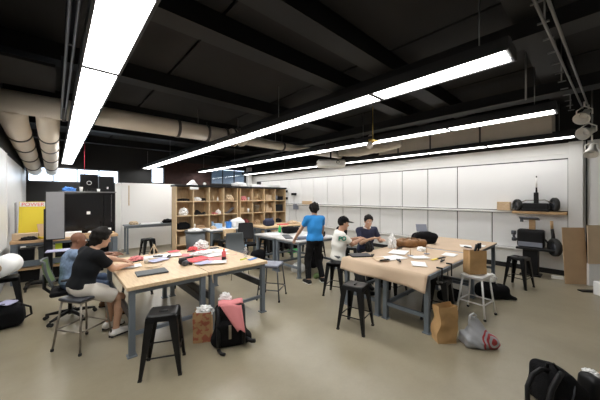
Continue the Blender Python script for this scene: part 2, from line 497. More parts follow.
# back wall with openings
mb = MB()
wins = [(-.78, 2.1, 2.42, 3.02), (3.35, 3.95, 2.5, 3.3), (6.3, 8.45, 2.55, 3.45)]
xs = [-1.2] + [v for w in wins for v in w[:2]] + [9.2]
for i in range(0, len(xs), 2): mb.b2((xs[i], YB, 0), (xs[i + 1], YB + .15, 4.4))
for (a, b, z0, z1) in wins:
    mb.b2((a, YB, 0), (b, YB + .15, z0)); mb.b2((a, YB, z1), (b, YB + .15, 4.4))
wb = st(mb.build('wall_back', M['dark']))
st(bx('wall_panel', (3.98, YB - .03, 0), (6.26, YB, 3.6), M['brick'], wb))
for i, (a, b, z0, z1) in enumerate(wins):
    w = MB()
    for lo, hi in (((a, YB, z0), (b, YB + .1, z0 + .05)), ((a, YB, z1 - .05), (b, YB + .1, z1)),
                   ((a, YB, z0), (a + .05, YB + .1, z1)), ((b - .05, YB, z0), (b, YB + .1, z1))): w.b2(lo, hi)
    n = max(1, round((b - a) / .7))
    for k in range(1, n): w.b2((a + (b - a) * k / n - .02, YB + .02, z0), (a + (b - a) * k / n + .02, YB + .08, z1))
    wo = st(w.build('window_%d' % (i + 1), M['frame']))
    st(bx('pane', (a + .05, YB + .045, z0 + .05), (b - .05, YB + .055, z1 - .05), M['glass'], wo))
    if i == 2:
        q = MB()
        for k in range(16):
            z = z0 + .07 + k * (z1 - z0 - .12) / 16
            q.box(((a + b) / 2, YB + .1, z), (b - a - .1, .058, .004), Matrix.Rotation(R(66), 4, 'X'))
        st(q.build('blind', M['blind'], wo))
st(bx('trim_1', (8.5, YB - .25, 0), (8.75, YB - .02, 3.6), M['white']))
# right wall cladding: white panels with dark joints, two rows, and the ledges
st(bx('wall_backing', (XR - .015, .46, .5), (XR, 13.6, 2.76), M['gap'], wr))
ys = [2.8 + .86 * k for k in range(13)]
row = [(.46, 2.8)] + [(ys[k], ys[k + 1]) for k in range(12)]
for a, b in row: st(bx('wall_panel', (XR - .04, a + .012, 1.52), (XR - .006, b - .012, 2.73), M['panel'], wr, .004))
row = [(.46, 1.94), (1.94, 2.8)] + [(ys[k], ys[k + 1]) for k in range(12)]
for a, b in row: st(bx('wall_panel', (XR - .04, a + .012, .55), (XR - .006, b - .012, 1.43), M['panel'], wr, .004))
st(bx('trim_2', (XR - .14, 1.5, 1.45), (XR - .006, 13.2, 1.50), M['white_metal'], None, .005))
st(bx('trim_3', (XR - .10, .46, .50), (XR - .006, 13.2, .54), M['white_metal'], None, .005))
st(bx('baseboard_right', (XR - .03, .46, 0), (XR, 13.8, .12), M['dark']))
st(bx('trim_4', (XR - .12, .22, 0), (XR, .46, 3.12), M['white'], None, .006))
st(MB().cyl((XR - .05, .17, 0), (XR - .05, .17, 3.12), .014).build('trim_5', M['black']))
st(bx('trim_6', (XR - .05, -1.2, 0), (XR, .10, 3.12), M['white']))
st(bx('trim_7', (XR - .02, .5, 2.86), (XR, 13.4, 2.90), M['white_metal']))
# ceiling
cl = st(bx('ceiling', (-1.2, -2.8, 4.35), (9.2, 14.6, 4.5), M['dark']))
bys = [-2.0, .55, 2.45, 3.45, 5.75, 8.3, 10.9, 13.4]
for y in bys:
    m = MB(); m.b2((XL, y - .09, 4.0), (XR, y + .09, 4.35)); m.b2((XL, y - .16, 3.97), (XR, y + .16, 4.0))
    st(m.build('ceiling_beam', M['beam'], cl))
for k in range(len(bys) - 1):
    y0, y1 = bys[k] + .16, bys[k + 1] - .16
    for j in range(4):
        x0 = XL + j * 2.42
        st(bx('ceiling_panel', (x0 + .02, y0 + .02, 4.22), (x0 + 2.40, y1 - .02, 4.26), M['deck'], cl, .01))
st(bx('ceiling_panel', (XL, 5.1, 3.66), (.0, 6.35, 3.70), M['grey_wall'] if False else M['deck'], cl))
for x in (4.3, 6.9):
    m = MB(); m.b2((x - .12, -2.6, 3.78), (x + .12, 14.1, 3.97)); m.b2((x - .17, -2.6, 3.75), (x + .17, 14.1, 3.78))
    st(m.build('ceiling_beam', M['beam'], cl))

# ------------------------------------------------------------------ ceiling services
LZ = 3.15
def ceiling_light(x, label, y0=.42, glow='glow'):
    t = empty('ceiling_light', (x, y0, LZ), label, 'ceiling light', 0, 'long ceiling light strips')
    L = 13.92 - y0; m = MB(); cuts = [0] + [.42 + 1.5 * k - y0 for k in range(1, 10)]
    m.b2((-.168, 0, .012), (.168, L, .10)); m.b2((-.168, 0, -.014), (-.146, L, .012)); m.b2((.146, 0, -.014), (.168, L, .012))
    for c in cuts[1:-1]: m.b2((-.15, c - .026, -.012), (.15, c + .026, .012))
    m.b2((-.168, -.012, -.014), (.168, 0, .10)); m.b2((-.168, L, -.014), (.168, L + .012, .10)); m.b2((-.04, 0, .10), (.04, L, .15))
    m.build('housing', M['housing'], t)
    for k in range(9):
        bx('diffuser', (-.145, cuts[k] + .028, -.004), (.145, cuts[k + 1] - .028, .010), M[glow], t)
    for k in range(5):
        MB().cyl((0, .25 + k * 3.2, .15), (0, .25 + k * 3.2, .75), .006, n=6).build('suspension_cable', M['cable'], t)
    return t
ceiling_light(.345, 'long white ceiling light strip overhead closest to the whiteboard wall')
ceiling_light(3.075, 'long white ceiling light strip running above the maple topped tables', .53)
ceiling_light(5.60, 'long white ceiling light strip running behind the brass hanging lamp')
ceiling_light(8.22, 'white ceiling light strip running closest to the white panelled wall', .32, 'glow_dim')
m = MB()
for dx in (.075, .125): m.tube([(dx, -2.4, 3.2), (dx, 6.2, 3.2)], .013, 8)
for k in range(4): m.b2((.065, -1.5 + k * 2.3, 3.19), (.135, -1.47 + k * 2.3, 3.97))
tag(m.build('ceiling_conduit', M['gun']), 'pair of thin metal conduits beside the widest ceiling light', 'conduit')

# ducts
def duct(name, a, b, r, label, bands=(), dmp=None, group=None):
    a, b = Vector(a), Vector(b)
    t = empty(name, a, label, 'duct', 0, group)
    d = (b - a); L = d.length; u = d / L
    MB().tube([Vector((0, 0, 0)), d], r, 28).build('pipe', M['duct'], t)
    for s in bands:
        MB().tube([u * (s - .03), u * (s + .03)], r + .018, 28).build('band', M['ductband'], t)
    hs = [s for s in (.25 * L, .8 * L)]
    for s in hs:
        p = u * s
        MB().cyl(p + Vector((0, 0, r - .02)), p + Vector((0, 0, 4.0 - a.z)), .008, n=6).build('hanger', M['cable'], t)
    return t
dd = duct('air_duct', (-.78, 6.6, 3.45), (3.45, 6.6, 3.45), .19, 'thick beige air duct crossing under the dark ceiling', (.9, 2.9, 3.6, 4.1))
t = empty('duct_damper', (3.45, 6.6, 3.45), 'beige and dark damper box at the end of thick duct', 'damper')
MB().lathe([(.20, 0), (.23, .02), (.23, .16), (.17, .22), (.17, .30), (.21, .33), (.19, .42), (.12, .50)], n=24, axis='X').build('body', M['duct'], t)
MB().lathe([(.235, .06), (.235, .12)], n=24, axis='X').build('collar', M['ductband'], t)
MB().b2((.2, -.05, .15), (.3, .05, .28)).build('actuator', M['ductband'], t)
MB().cyl((.25, 0, .2), (.25, 0, .55), .008, n=6).build('hanger', M['cable'], t)
duct('air_duct', (3.95, 6.6, 3.42), (8.05, 6.6, 3.42), .115, 'thinner beige duct continuing past the damper to the panelled wall', (1.3, 2.6))
for x, r in ((.23, .19), (.68, .17)):
    pts = [(x, 0, -.03), (x, .25, -.08), (x, .6, -.22), (x, 7.3, -.62)]
    bp = MB().tube(pts, r, 26).build('branch_pipe', M['duct'], dd)
    for q in (.12, .3, .52, .78):
        c = Vector((x, .6 + 6.7 * q, -.22 - .40 * q)); u = Vector((0, 6.7, -.40)).normalized()
        MB().tube([c - u * .03, c + u * .03], r + .018, 26).build('band', M['ductband'], bp)
t = empty('duct_box', (8.45, 3.3, 3.52), 'beige boxed duct above the white panels with seams', 'duct')
m = MB(); m.b2((-.3, -2.62, -.27), (.40, 1.7, .27), .01); m.build('casing', M['duct'], t)
for y in (-1.25, .0, 1.0): MB().b2((-.315, y - .02, -.285), (.405, y + .02, .285)).build('seam', M['ductband'], t)
MB().b2((-.02, -1.9, .27), (.02, -1.86, .48)).build('hanger', M['cable'], t)
MB().b2((-.02, 1.2, .27), (.02, 1.24, .48)).build('hanger', M['cable'], t)
s = SDF((7.1, 3.7, 3.0), (7.9, 6.3, 3.85), .025)
s.rc((7.55, 4.0, 3.42), (7.55, 4.7, 3.40), .13, .15).rc((7.55, 4.7, 3.40), (7.5, 5.4, 3.38), .15, .17, .05).rc((7.5, 5.4, 3.38), (7.4, 6.0, 3.40), .17, .13, .06)
s.rc((7.52, 4.9, 3.40), (7.52, 4.9, 3.75), .14, .10, .03).wob(.010, 22)
tag(s.build('duct_elbow', M['duct'], None, (7.5, 5.0, 3.42)), 'wrinkled beige duct elbow joining the boxed duct by the projector', 'duct')
# projector
t = empty('ceiling_projector', (7.0, 6.15, 3.02), 'white projector hanging under the ceiling in front of panelled wall', 'projector', R(-40))
s = SDF((-.55, -.26, -.2), (.55, .26, .2), .012); s.rbox((0, 0, -.03), (.48, .22, .13), .08, 0); s.rc((.2, -.18, 0), (.2, -.22, 0), .07, .06, .01)
s.build('body', M['lampwhite'], t)
MB().lathe([(.05, 0), (.055, .04), (.045, .05), (.03, .03)], (.2, -.23, 0), 18, 'Y', Matrix.Rotation(PI, 3, 'Z')).build('lens', M['gloss'], t)
m = MB(); m.b2((-.16, -.1, .085), (.16, .1, .11)); m.cyl((0, 0, .1), (0, 0, .92), .028); m.b2((-.1, -.1, .90), (.1, .1, .93)); m.build('mount', M['black'], t)
m = MB()
for k in range(4): m.b2((-.484, -.12 + k * .06, -.06), (-.474, -.09 + k * .06, .0))
m.build('vent', M['ductband'], t)
# brass hung lamp
t = empty('hanging_lamp', (4.98, 3.2, 3.0), 'small round white lamp on a brass rod', 'lamp')
MB().cyl((.0, 0, .05), (0, 0, .78), .009, n=8).build('rod', M['brass'], t)
m = MB(); m.b2((-.1, -.05, .02), (.1, .05, .07), .015); m.cyl((.0, 0, -.01), (0, 0, .03), .03); m.build('socket', M['brass'], t)
MB().ell((-.08, .02, -.06), (.07, .07, .075), 18).build('bulb', M['lampwhite'], t)
# track and spot lamps
A, B = Vector((2.3, .36, 3.55)), Vector((7.7, .16, 3.60))
t = empty('lamp_track', A, 'grey steel lamp track crossing the dark ceiling', 'track')
d = B - A
m = MB(); m.tube([(0, .04, 0), d + Vector((0, .04, 0))], .014, 8); m.tube([(0, -.04, 0), d + Vector((0, -.04, 0))], .014, 8)
for k in range(14): m.b2((d.x * k / 13 - .008, -.045, -.008 + d.z * k / 13), (d.x * k / 13 + .008, .045, .008 + d.z * k / 13))
m.build('rail', M['cable'], t)
for fx in (.25, .6, .95):
    MB().cyl((d.x * fx, 0, .02), (d.x * fx, 0, .8), .008, n=6).build('hanger', M['cable'], t)
def spot(p, aim, rollz, label):
    t = empty('spot_lamp', p, label, 'spot lamp', 0, 'spot lamps on the track')
    q = Vector(aim).to_track_quat('Z', 'Y').to_matrix()
    MB().lathe([(.03, -.13), (.05, -.12), (.055, -.03), (.08, .02), (.115, .11), (.12, .14), (.108, .14), (.07, .04), (.0, .03)], n=24, rot=q).build('shade', M['lampwhite'], t)
    MB().lathe([(.0, .075), (.05, .06), (.06, .04)], n=18, rot=q).build('bulb', M['white_metal'], t)
    m = MB(); m.tube([(0, .1, 0), (0, .1, .09), (0, 0, .16)], .011, 8); m.tube([(0, -.1, 0), (0, -.1, .09), (0, 0, .16)], .011, 8); m.cyl((0, 0, .15), (0, 0, rollz), .014, n=8)
    m.build('yoke', M['lampwhite'], t)
spot((7.16, .165, 3.35), (-.7, .25, -.6), .24, 'upper white spot lamp head hanging from the track end')
spot((7.43, .115, 3.08), (-.75, .6, -.35), .50, 'lower white spot lamp head hanging from track end')
spot((8.25, .08, 2.84), (-.5, .1, -.8), .30, 'small white spot lamp beside the black wall pipe')
m = MB(); m.tube([(8.25, .08, 3.13), (8.25, .08, 4.35)], .014, 8); tag(m.build('ceiling_rod', M['cable']), 'thin grey drop rod holding the smallest spot lamp', 'rod')
for (x, y) in ((5.2, .72),):
    tag(MB().tube([(x, y, 3.30), (x, y, 4.35)], .012, 8).build('ceiling_rod', M['cable']), 'thin grey vertical rod hanging before the lamp track', 'rod')
tag(MB().tube([(.6, 9.525, 4.352), (.6, 9.525, 2.478)], .008, 8).build('power_cable', M['redcord']), 'thin red cord dropping from the ceiling to the black screen', 'cord')

# ------------------------------------------------------------------ furniture makers
def work_table(name, lo, hi, zt, th, topm, label, group=None, cat='table', legm='steel', lw=.065, edge=True, rails='Y', front=True):
    cx, cy = (lo[0] + hi[0]) / 2, (lo[1] + hi[1]) / 2
    t = empty(name, (cx, cy, 0), label, cat, 0, group)
    hx, hy = (hi[0] - lo[0]) / 2, (hi[1] - lo[1]) / 2
    top = MB().b2((-hx, -hy, zt - th), (hx, hy, zt), .004).build('tabletop', M[topm], t)
    lm = M[legm]; ix, iy = hx - .06, hy - .06
    for sx in (-1, 1):
        for sy in (-1, 1):
            l = MB().b2((sx * ix - lw / 2, sy * iy - lw / 2, .012), (sx * ix + lw / 2, sy * iy + lw / 2, zt - th), .004).build('leg', lm, t)
            MB().b2((sx * ix - .05, sy * iy - .05, 0), (sx * ix + .05, sy * iy + .05, .014)).build('foot_plate', lm, l)
    m = MB()
    for sy in (-1, 1): m.b2((-ix, sy * iy - .02, zt - th - .055), (ix, sy * iy + .02, zt - th))
    for sx in (-1, 1): m.b2((sx * ix - .02, -iy, zt - th - .055), (sx * ix + .02, iy, zt - th))
    m.build('apron', lm, t)
    if rails == 'Y':
        for sx in (-1, 1): MB().b2((sx * ix - .015, -iy, .40), (sx * ix + .015, iy, .50)).build('side_rail', M['gun'], t)
        if front: MB().b2((-ix, -iy - .02, .235), (ix, -iy + .02, .275)).build('stretcher', lm, t)
    elif rails == 'low':
        for sx in (-1, 1): MB().b2((sx * ix - .02, -iy, .20), (sx * ix + .02, iy, .25)).build('side_rail', lm, t)
        MB().b2((-ix, iy - .02, .20), (ix, iy + .02, .25)).build('stretcher', lm, t)
    return t

def tolix(name='metal_stool', H=.62, mname='black', w=.30, spread=.40, label='', loc=(0, 0, 0), rz=0, group=None):
    t = empty(name, loc, label, 'stool', rz, group); mm = M[mname]
    def seat(u, v):
        x, y = (u - .5) * 2, (v - .5) * 2
        k = 1 / max(1e-6, (abs(x) ** 6 + abs(y) ** 6) ** (1 / 6)) * max(abs(x), abs(y)) if (x or y) else 1
        dip = -.010 * max(0, 1 - (x * x + y * y) * .9)
        e = max(abs(x), abs(y)); z = H + dip - (.012 if e > .99 else 0)
        return (x * k * w / 2, y * k * w / 2, z)
    so = MB().grid(seat, 14, 14, .006).build('seat', mm, t)
    mb = MB(); mb.tube([(-.045, 0, H - .006), (.045, 0, H - .006)], .010, 10); mb.build('hand_slot', M['gap'], so)
    m = MB()
    a, b = w / 2 - .004, w / 2 + .006
    for (p, q) in (((-1, -1), (1, -1)), ((1, -1), (1, 1)), ((1, 1), (-1, 1)), ((-1, 1), (-1, -1))):
        for (zA, zB, wa, wb) in ((H - .008, H - .06, a, b),):
            vs = [m.bm.verts.new((p[0] * wa * .93 if p[0] == q[0] * -1 else p[0] * wa, p[1] * wa * .93 if p[1] == q[1] * -1 else p[1] * wa, zA)),
                  m.bm.verts.new((q[0] * wa * .93 if p[0] == q[0] * -1 else q[0] * wa, q[1] * wa * .93 if p[1] == q[1] * -1 else q[1] * wa, zA)),
                  m.bm.verts.new((q[0] * wb * .93 if p[0] == q[0] * -1 else q[0] * wb, q[1] * wb * .93 if p[1] == q[1] * -1 else q[1] * wb, zB)),
                  m.bm.verts.new((p[0] * wb * .93 if p[0] == q[0] * -1 else p[0] * wb, p[1] * wb * .93 if p[1] == q[1] * -1 else p[1] * wb, zB))]
            m._fin([m.bm.faces.new(vs)])
    bmesh.ops.solidify(m.bm, geom=list(m.bm.faces), thickness=.004)
    m.build('skirt', mm, t)
    hs = spread / 2
    for sx in (-1, 1):
        for sy in (-1, 1):
            m = MB(); tp = w / 2 - .004
            for (dx, dy) in ((1, 0), (0, 1)):   # L-section leg, wide at the top, narrow at the foot
                wt, wbm, th = .085, .034, .005
                pts = []
                for (z, o, ww) in ((H - .012, tp, wt), (.012, hs, wbm)):
                    x0, y0 = sx * o, sy * o
                    if dx: pts.append([(x0, y0, z), (x0 - sx * ww, y0, z), (x0 - sx * ww, y0 - sy * th, z), (x0, y0 - sy * th, z)])
                    else: pts.append([(x0, y0, z), (x0, y0 - sy * ww, z), (x0 - sx * th, y0 - sy * ww, z), (x0 - sx * th, y0, z)])
                va = [m.bm.verts.new(p) for p in pts[0]]; vb = [m.bm.verts.new(p) for p in pts[1]]
                m._fin([m.bm.faces.new(va), m.bm.faces.new(vb[::-1])] + [m.bm.faces.new((va[i], vb[i], vb[(i + 1) % 4], va[(i + 1) % 4])) for i in range(4)])
            l = m.build('leg', mm, t)
            MB().frustum((sx * (hs - .014), sy * (hs - .014), 0), (.036, .036), (sx * (hs - .014), sy * (hs - .014), .02), (.034, .034)).build('rubber_foot', M['rubber'], l)
    z = .20; o = hs + (w / 2 - hs) * z / H - .02
    for (p, q) in (((-o, -o), (o, -o)), ((o, -o), (o, o)), ((o, o), (-o, o)), ((-o, o), (-o, -o))):
        MB().tube([(*p, z), (*q, z)], .008, 8).build('footrest_bar', mm, t)
    return t

def lab_stool(H, frame, seatm, w, spread, label, loc, rz, group=None, tube=.012, rail=.2, round_seat=False):
    t = empty('lab_stool', loc, label, 'stool', rz, group)
    s = SDF((-w, -w, H - .06), (w, w, H + .03), .008)
    s.rbox((0, 0, H - .02), (w / 2, w / 2 * .94, .02), .016, 0)
    s.rc((-w / 2 + .05, 0, H - .02), (w / 2 - .05, 0, H - .02), .05, .05, .02, flat=((0, 0, 1), .42))
    s.build('seat', M[seatm], t)
    hs = spread / 2; tp = w / 2 - .035
    def at(sx, sy, z):
        o = tp + (hs - tp) * (H - .03 - z) / (H - .03); return Vector((sx * o, sy * o, z))
    for sx in (-1, 1):
        for sy in (-1, 1):
            l = MB().tube([at(sx, sy, H - .03), at(sx, sy, .015)], tube, 10).build('leg', M[frame], t)
            MB().lathe([(tube + .004, 0), (tube + .007, .01), (tube + .004, .03)], at(sx, sy, 0), 12).build('rubber_foot', M['rubber'], l)
    cs = [(-1, -1), (1, -1), (1, 1), (-1, 1)]
    for i in range(4):
        MB().tube([at(*cs[i], rail), at(*cs[(i + 1) % 4], rail)], tube * .8, 8).build('footrest_bar', M[frame], t)
    m = MB()
    for i in range(4): m.tube([at(*cs[i], H - .05), at(*cs[(i + 1) % 4], H - .05)], tube * .8, 8)
    m.build('seat_frame', M[frame], t)
    return t

def sheet(name, x, y, z, w, h, rz, m, label, cat='paper', group=None, curl=.0035, sd=0):
    def fn(u, v):
        px, py = (u - .5) * w, (v - .5) * h
        return (px, py, .003 + curl * (noise.noise(Vector((px * 7 + sd, py * 7, sd))) * .5 + .5) + curl * 1.2 * (abs(u - .5) * 2) ** 4)
    return tag(MB().grid(fn, 8, 8, .0012).build(name, m, None, (x, y, z), rz), label, cat, group)
def crumple(name, loc, r, m, label, cat, seed=0, amp=.25, freq=9, group=None, parent=None, flat=True):
    mb = MB(); g = bmesh.ops.create_icosphere(mb.bm, subdivisions=4, radius=1)
    for v in mb.bm.verts:
        n = v.co.normalized(); k = 1 + amp * (noise.noise(n * freq * .25 + Vector((seed, 0, 0))) + .6 * abs(noise.noise(n * freq * .6 + Vector((0, seed, 0)))))
        v.co = Vector((n.x * r[0] * k, n.y * r[1] * k, max(n.z * r[2] * k, -r[2] * .55) + r[2] * .55 if flat else n.z * r[2] * k))
    for f in mb.bm.faces: f.smooth = amp < .2
    o = mb.build(name, m, parent, loc)
    if label: tag(o, label, cat, group)
    return o
def bottle(loc, r, h, bodym, capm, label, cat='bottle', neck=.35):
    t = empty('bottle', loc, label, cat)
    MB().lathe([(r * .9, 0), (r, .006), (r, h * .68), (r * .8, h * .76), (r * neck, h * .84), (r * neck, h * .9)], n=18).build('body', M[bodym], t)
    MB().lathe([(r * neck + .003, h * .88), (r * neck + .003, h), (r * neck, h * 1.005), (0, h * 1.006)], n=16).build('cap', M[capm], t)
    return t

# ------------------------------------------------------------------ tables
work_table('work_table', (.60, 3.58), (1.555, 5.42), .82, .045, 'maple', 'maple topped work table holding the closed black laptop', 'maple topped work tables')
work_table('work_table', (1.565, 3.58), (2.54, 5.42), .82, .045, 'maple', 'maple topped work table holding the red tubed glue bottle', 'maple topped work tables')
G2 = 'steel work tables under brown paper'
work_table('work_table', (3.69, 1.50), (5.74, 2.24), .80, .035, 'steel', 'grey steel table under brown paper beside the open paper bag', G2, rails='low')
work_table('work_table', (3.69, 2.26), (5.74, 2.98), .80, .035, 'steel', 'grey steel table under brown paper where the capped person sits', G2, rails='low')
work_table('work_table', (5.82, 1.55), (7.5, 2.98), .80, .035, 'steel', 'grey steel table under brown paper close to the panelled wall', G2, rails='low')
work_table('work_table', (4.05, 4.50), (5.40, 5.42), .84, .035, 'greytop', 'grey topped steel table the blue tee person works at', 'grey topped tables', rails='low')
work_table('work_table', (4.05, 5.44), (5.40, 6.32), .84, .035, 'greytop', 'grey topped steel table behind the one with the blue tee person', 'grey topped tables', rails='low')
work_table('work_table', (3.40, 7.70), (4.70, 8.38), .86, .03, 'paper', 'white topped steel table before the wooden cubbies', rails='low')
work_table('work_table', (4.95, 7.10), (7.0, 7.90), .88, .05, 'birch', 'pale wood topped table behind the grey topped tables', rails='low')
work_table('work_table', (1.68, 10.2), (3.3, 10.75), .92, .04, 'steel', 'narrow grey metal table standing against the big whiteboard', rails='none', lw=.05)
t = work_table('workbench', (-.70, 8.15), (1.18, 8.9), .92, .06, 'bench', 'wood topped workbench with lower shelf by the whiteboard wall', None, 'workbench', rails='none', lw=.10)
MB().b2((-.86, -.30, .28), (.86, .30, .33)).build('shelf', M['bench'], t)
MB().b2((-.86, -.33, .36), (.86, -.28, .48)).build('stretcher', M['steel'], t)

# kraft covers draped over the tables
def drape(x0, x1, y0, y1, z, dropx, label, sd, flapy=0):
    cx, cy = (x0 + x1) / 2, (y0 + y1) / 2
    n = 40
    def fn(u, v):
        y = y0 + (y1 - y0) * u
        dr = dropx * (1.0 + .22 * noise.noise(Vector((y * 1.9 + sd, sd, 0)))) * (.80 + .25 * (1 - u))
        Ltot = dr + (x1 - x0); s = v * Ltot
        if s < dr:
            q = 1 - s / dr
            x = x0 - .012 - .05 * q * (1 + .8 * math.sin(y * 5 + sd)) ; zz = z - (dr - s)
        else:
            x = x0 + (s - dr); zz = z + .0025 + .004 * max(0, noise.noise(Vector((x * 3 + sd, y * 3, 0))))
        if flapy and u < flapy and v > .25:
            zz -= (flapy - u) / flapy * .16 * (1 if x > x0 + .2 else 0); y = y + (flapy - u) / flapy * .0
        return (x - cx, y - cy, zz - z)
    return tag(MB().grid(fn, 30, 60, .002).build('kraft_paper', M['kraft'], None, (cx, cy, z)), label, 'paper', 'brown paper table covers')
drape(3.68, 5.62, 1.52, 2.97, .803, .21, 'brown kraft paper sheet hanging over table edge beside capped person', 1)
drape(5.81, 7.48, 1.53, 2.96, .803, .16, 'brown kraft paper sheet covering the table closest to panelled wall', 4)

# ------------------------------------------------------------------ seats
GS = 'black metal stools'
s0 = tolix(loc=(.875, 3.17, 0), rz=R(-25), label='black metal stool alone before the maple topped table', group=GS)
dup(s0, (3.16, 2.31, 0), R(14), 'black metal stool standing before the hanging brown paper')
dup(s0, (7.12, 1.10, 0), R(-12), 'black metal stool below the black wheeled machine by the wall')
dup(s0, (4.30, 1.62, 0), R(5), 'black metal stool half hidden behind standing brown paper bag')
dup(s0, (3.96, 3.34, 0), R(20), 'black metal stool the capped person sits on')
dup(s0, (5.06, 3.46, 0), R(30), 'black metal stool the navy shirt person sits on')
dup(s0, (1.15, 5.85, 0), R(10), 'black metal stool behind the maple table with the laptop')
dup(s0, (2.0, 5.9, 0), R(-8), 'black metal stool behind the maple table with the glue bottle')
dup(s0, (2.05, 9.0, 0), R(6), 'black metal stool before the narrow table at the whiteboard')
dup(s0, (5.85, 4.75, 0), R(15), 'black metal stool beside the grey table holding the black rucksack')
dup(s0, (5.9, 5.75, 0), R(-10), 'black metal stool at the second grey topped table')
dup(s0, (4.75, 6.75, 0), R(24), 'black metal stool between grey topped table and pale wood table')
dup(s0, (4.75, 2.62, 0), R(-4), 'black metal stool pushed under the brown paper tables')
dup(s0, (5.35, 6.75, 0), R(12), 'black metal stool before the pale wood table, nearer the mesh chair')
dup(s0, (6.35, 6.75, 0), R(-15), 'black metal stool before the pale wood table, nearer the panelled wall')
dup(s0, (3.55, 7.35, 0), R(18), 'black metal stool before the white topped table')
dup(s0, (6.4, 5.2, 0), R(25), 'black metal stool between grey topped tables and panelled wall')
dup(s0, (5.45, 4.1, 0), R(25), 'black metal stool on open floor behind the navy shirt person')
lab_stool(.63, 'bare', 'gun', .36, .42, 'worn steel stool with footrest under person in shorts', (.265, 4.34, 0), R(35), rail=.25)
lab_stool(.63, 'gun', 'seatgrey', .37, .42, 'dark tube stool with grey moulded seat beside maple table', (2.97, 4.05, 0), R(34), rail=.19)
lab_stool(.63, 'white_metal', 'white_metal', .34, .40, 'white metal stool carrying a brown paper bag', (4.95, 1.30, 0), R(-7), tube=.014, rail=.22)

def star_base(t, r=.30, h=.40, m='black'):
    MB().tube([(0, 0, .06), (0, 0, h)], [.028, .024], 14).build('column', M['black'], t)
    for k in range(5):
        a = 2 * PI * k / 5 + .5; d = Vector((math.cos(a), math.sin(a), 0))
        m_ = MB(); m_.tube([(0, 0, .11), d * r * .5 + Vector((0, 0, .095)), d * r + Vector((0, 0, .07))], [.032, .026, .016], 8)
        l = m_.build('leg', M['black'], t)
        c = MB(); s = Vector((-d.y, d.x, 0))
        for q in (-1, 1): c.tube([d * r + s * q * .022 + Vector((0, 0, .027)) - s * .008, d * r + s * q * .022 + Vector((0, 0, .027)) + s * .008], .027, 14)
        c.cyl(d * r + Vector((0, 0, .03)), d * r + Vector((0, 0, .075)), .008, n=8)
        c.build('caster', M['rubber'], l)
def office_chair(loc, rz, label, meshm, frame, zs, zb, bw=.44):
    t = empty('office_chair', loc, label, 'chair', rz); star_base(t, .31, zs - .06)
    s = SDF((-.3, -.3, zs - .1), (.3, .3, zs + .05), .012); s.rbox((0, 0, zs - .02), (.235, .225, .035), .03, 0)
    s.build('seat', M['blackc'], t)
    def back(u, v):
        x = (u - .5) * bw * (1 - .18 * abs(v - .45)); z = zs + .10 + (zb - zs - .10) * v
        return (x, -.235 - .09 * v ** 1.5 + .05 * ((u - .5) * 2) ** 2 - .03 * math.sin(v * PI), z)
    MB().grid(back, 14, 16, .012).build('backrest', M[meshm], t)
    m = MB(); pts = []
    for k in range(40):
        a = k / 40 * 4
        u, v = ((a, 0) if a < 1 else (1, a - 1) if a < 2 else (3 - a, 1) if a < 3 else (0, 4 - a)); pts.append(back(u, v))
    m.tube(pts, .017, 8, closed=True); m.build('back_frame', M[frame], t)
    m = MB(); m.tube([(0, 0, zs - .06), (0, -.2, zs - .05), (0, -.29, zs + .05), (0, -.29, zs + .25)], .022, 8); m.build('back_support', M['black'], t)
    for q in (-1, 1):
        m = MB(); m.tube([(q * .2, 0, zs - .04), (q * .27, 0, zs - .02), (q * .28, -.02, zs + .17)], .015, 8); m.box((q * .28, .02, zs + .185), (.06, .24, .03), bev=.012); m.build('armrest', M['black'], t)
    return t
office_chair((.17, 5.44, 0), R(-93), 'green backed office chair under the bald person', 'green_mesh', 'grey_plastic', .46, .92)
office_chair((4.15, 6.85, 0), R(160), 'black mesh office chair before white topped table', 'mesh', 'black', .50, 1.06)
t = empty('shell_chair', (3.14, 5.62, 0), 'grey plastic shell chair at the end of maple table', 'chair', R(168))
def shell(u, v):
    x = (u - .5) * .46
    if v < .45: y = .22 - v / .45 * .40; z = .56 - .02 * math.sin(v / .45 * PI) + .03 * ((u - .5) * 2) ** 2
    else:
        q = (v - .45) / .55; y = -.18 - .10 * q - .04 * math.sin(q * PI); z = .56 + .43 * q ** 1.1; x *= 1 - .12 * q ** 3
        y += .05 * ((u - .5) * 2) ** 2
    return (x, y, z)
MB().grid(shell, 16, 24, .008).build('shell', M['grey_plastic'], t)
for sx in (-1, 1):
    for sy in (-1, 1): MB().tube([(sx * .15, sy * .13, .545), (sx * .21, sy * .21, .0)], .009, 8).build('leg', M['bare'], t)
# wooden shell chair at the white table
t = empty('wooden_chair', (4.0, 7.45, 0), 'curved pale wood chair pushed to the white topped table', 'chair', R(185))
def shell2(u, v):
    x = (u - .5) * .44
    return (x, -.2 - .05 * v + .05 * ((u - .5) * 2) ** 2, .66 + .20 * v)
MB().grid(shell2, 12, 6, .012).build('backrest', M['birch'], t)
MB().b2((-.21, -.2, .44), (.21, .22, .46), .008).build('seat', M['birch'], t)
for sx in (-1, 1):
    MB().tube([(sx * .18, -.19, .0), (sx * .18, -.17, .45), (sx * .18, -.195, .8)], .012, 8).build('leg', M['gun'], t)
    MB().tube([(sx * .18, .19, .0), (sx * .18, .17, .45)], .012, 8).build('leg', M['gun'], t)

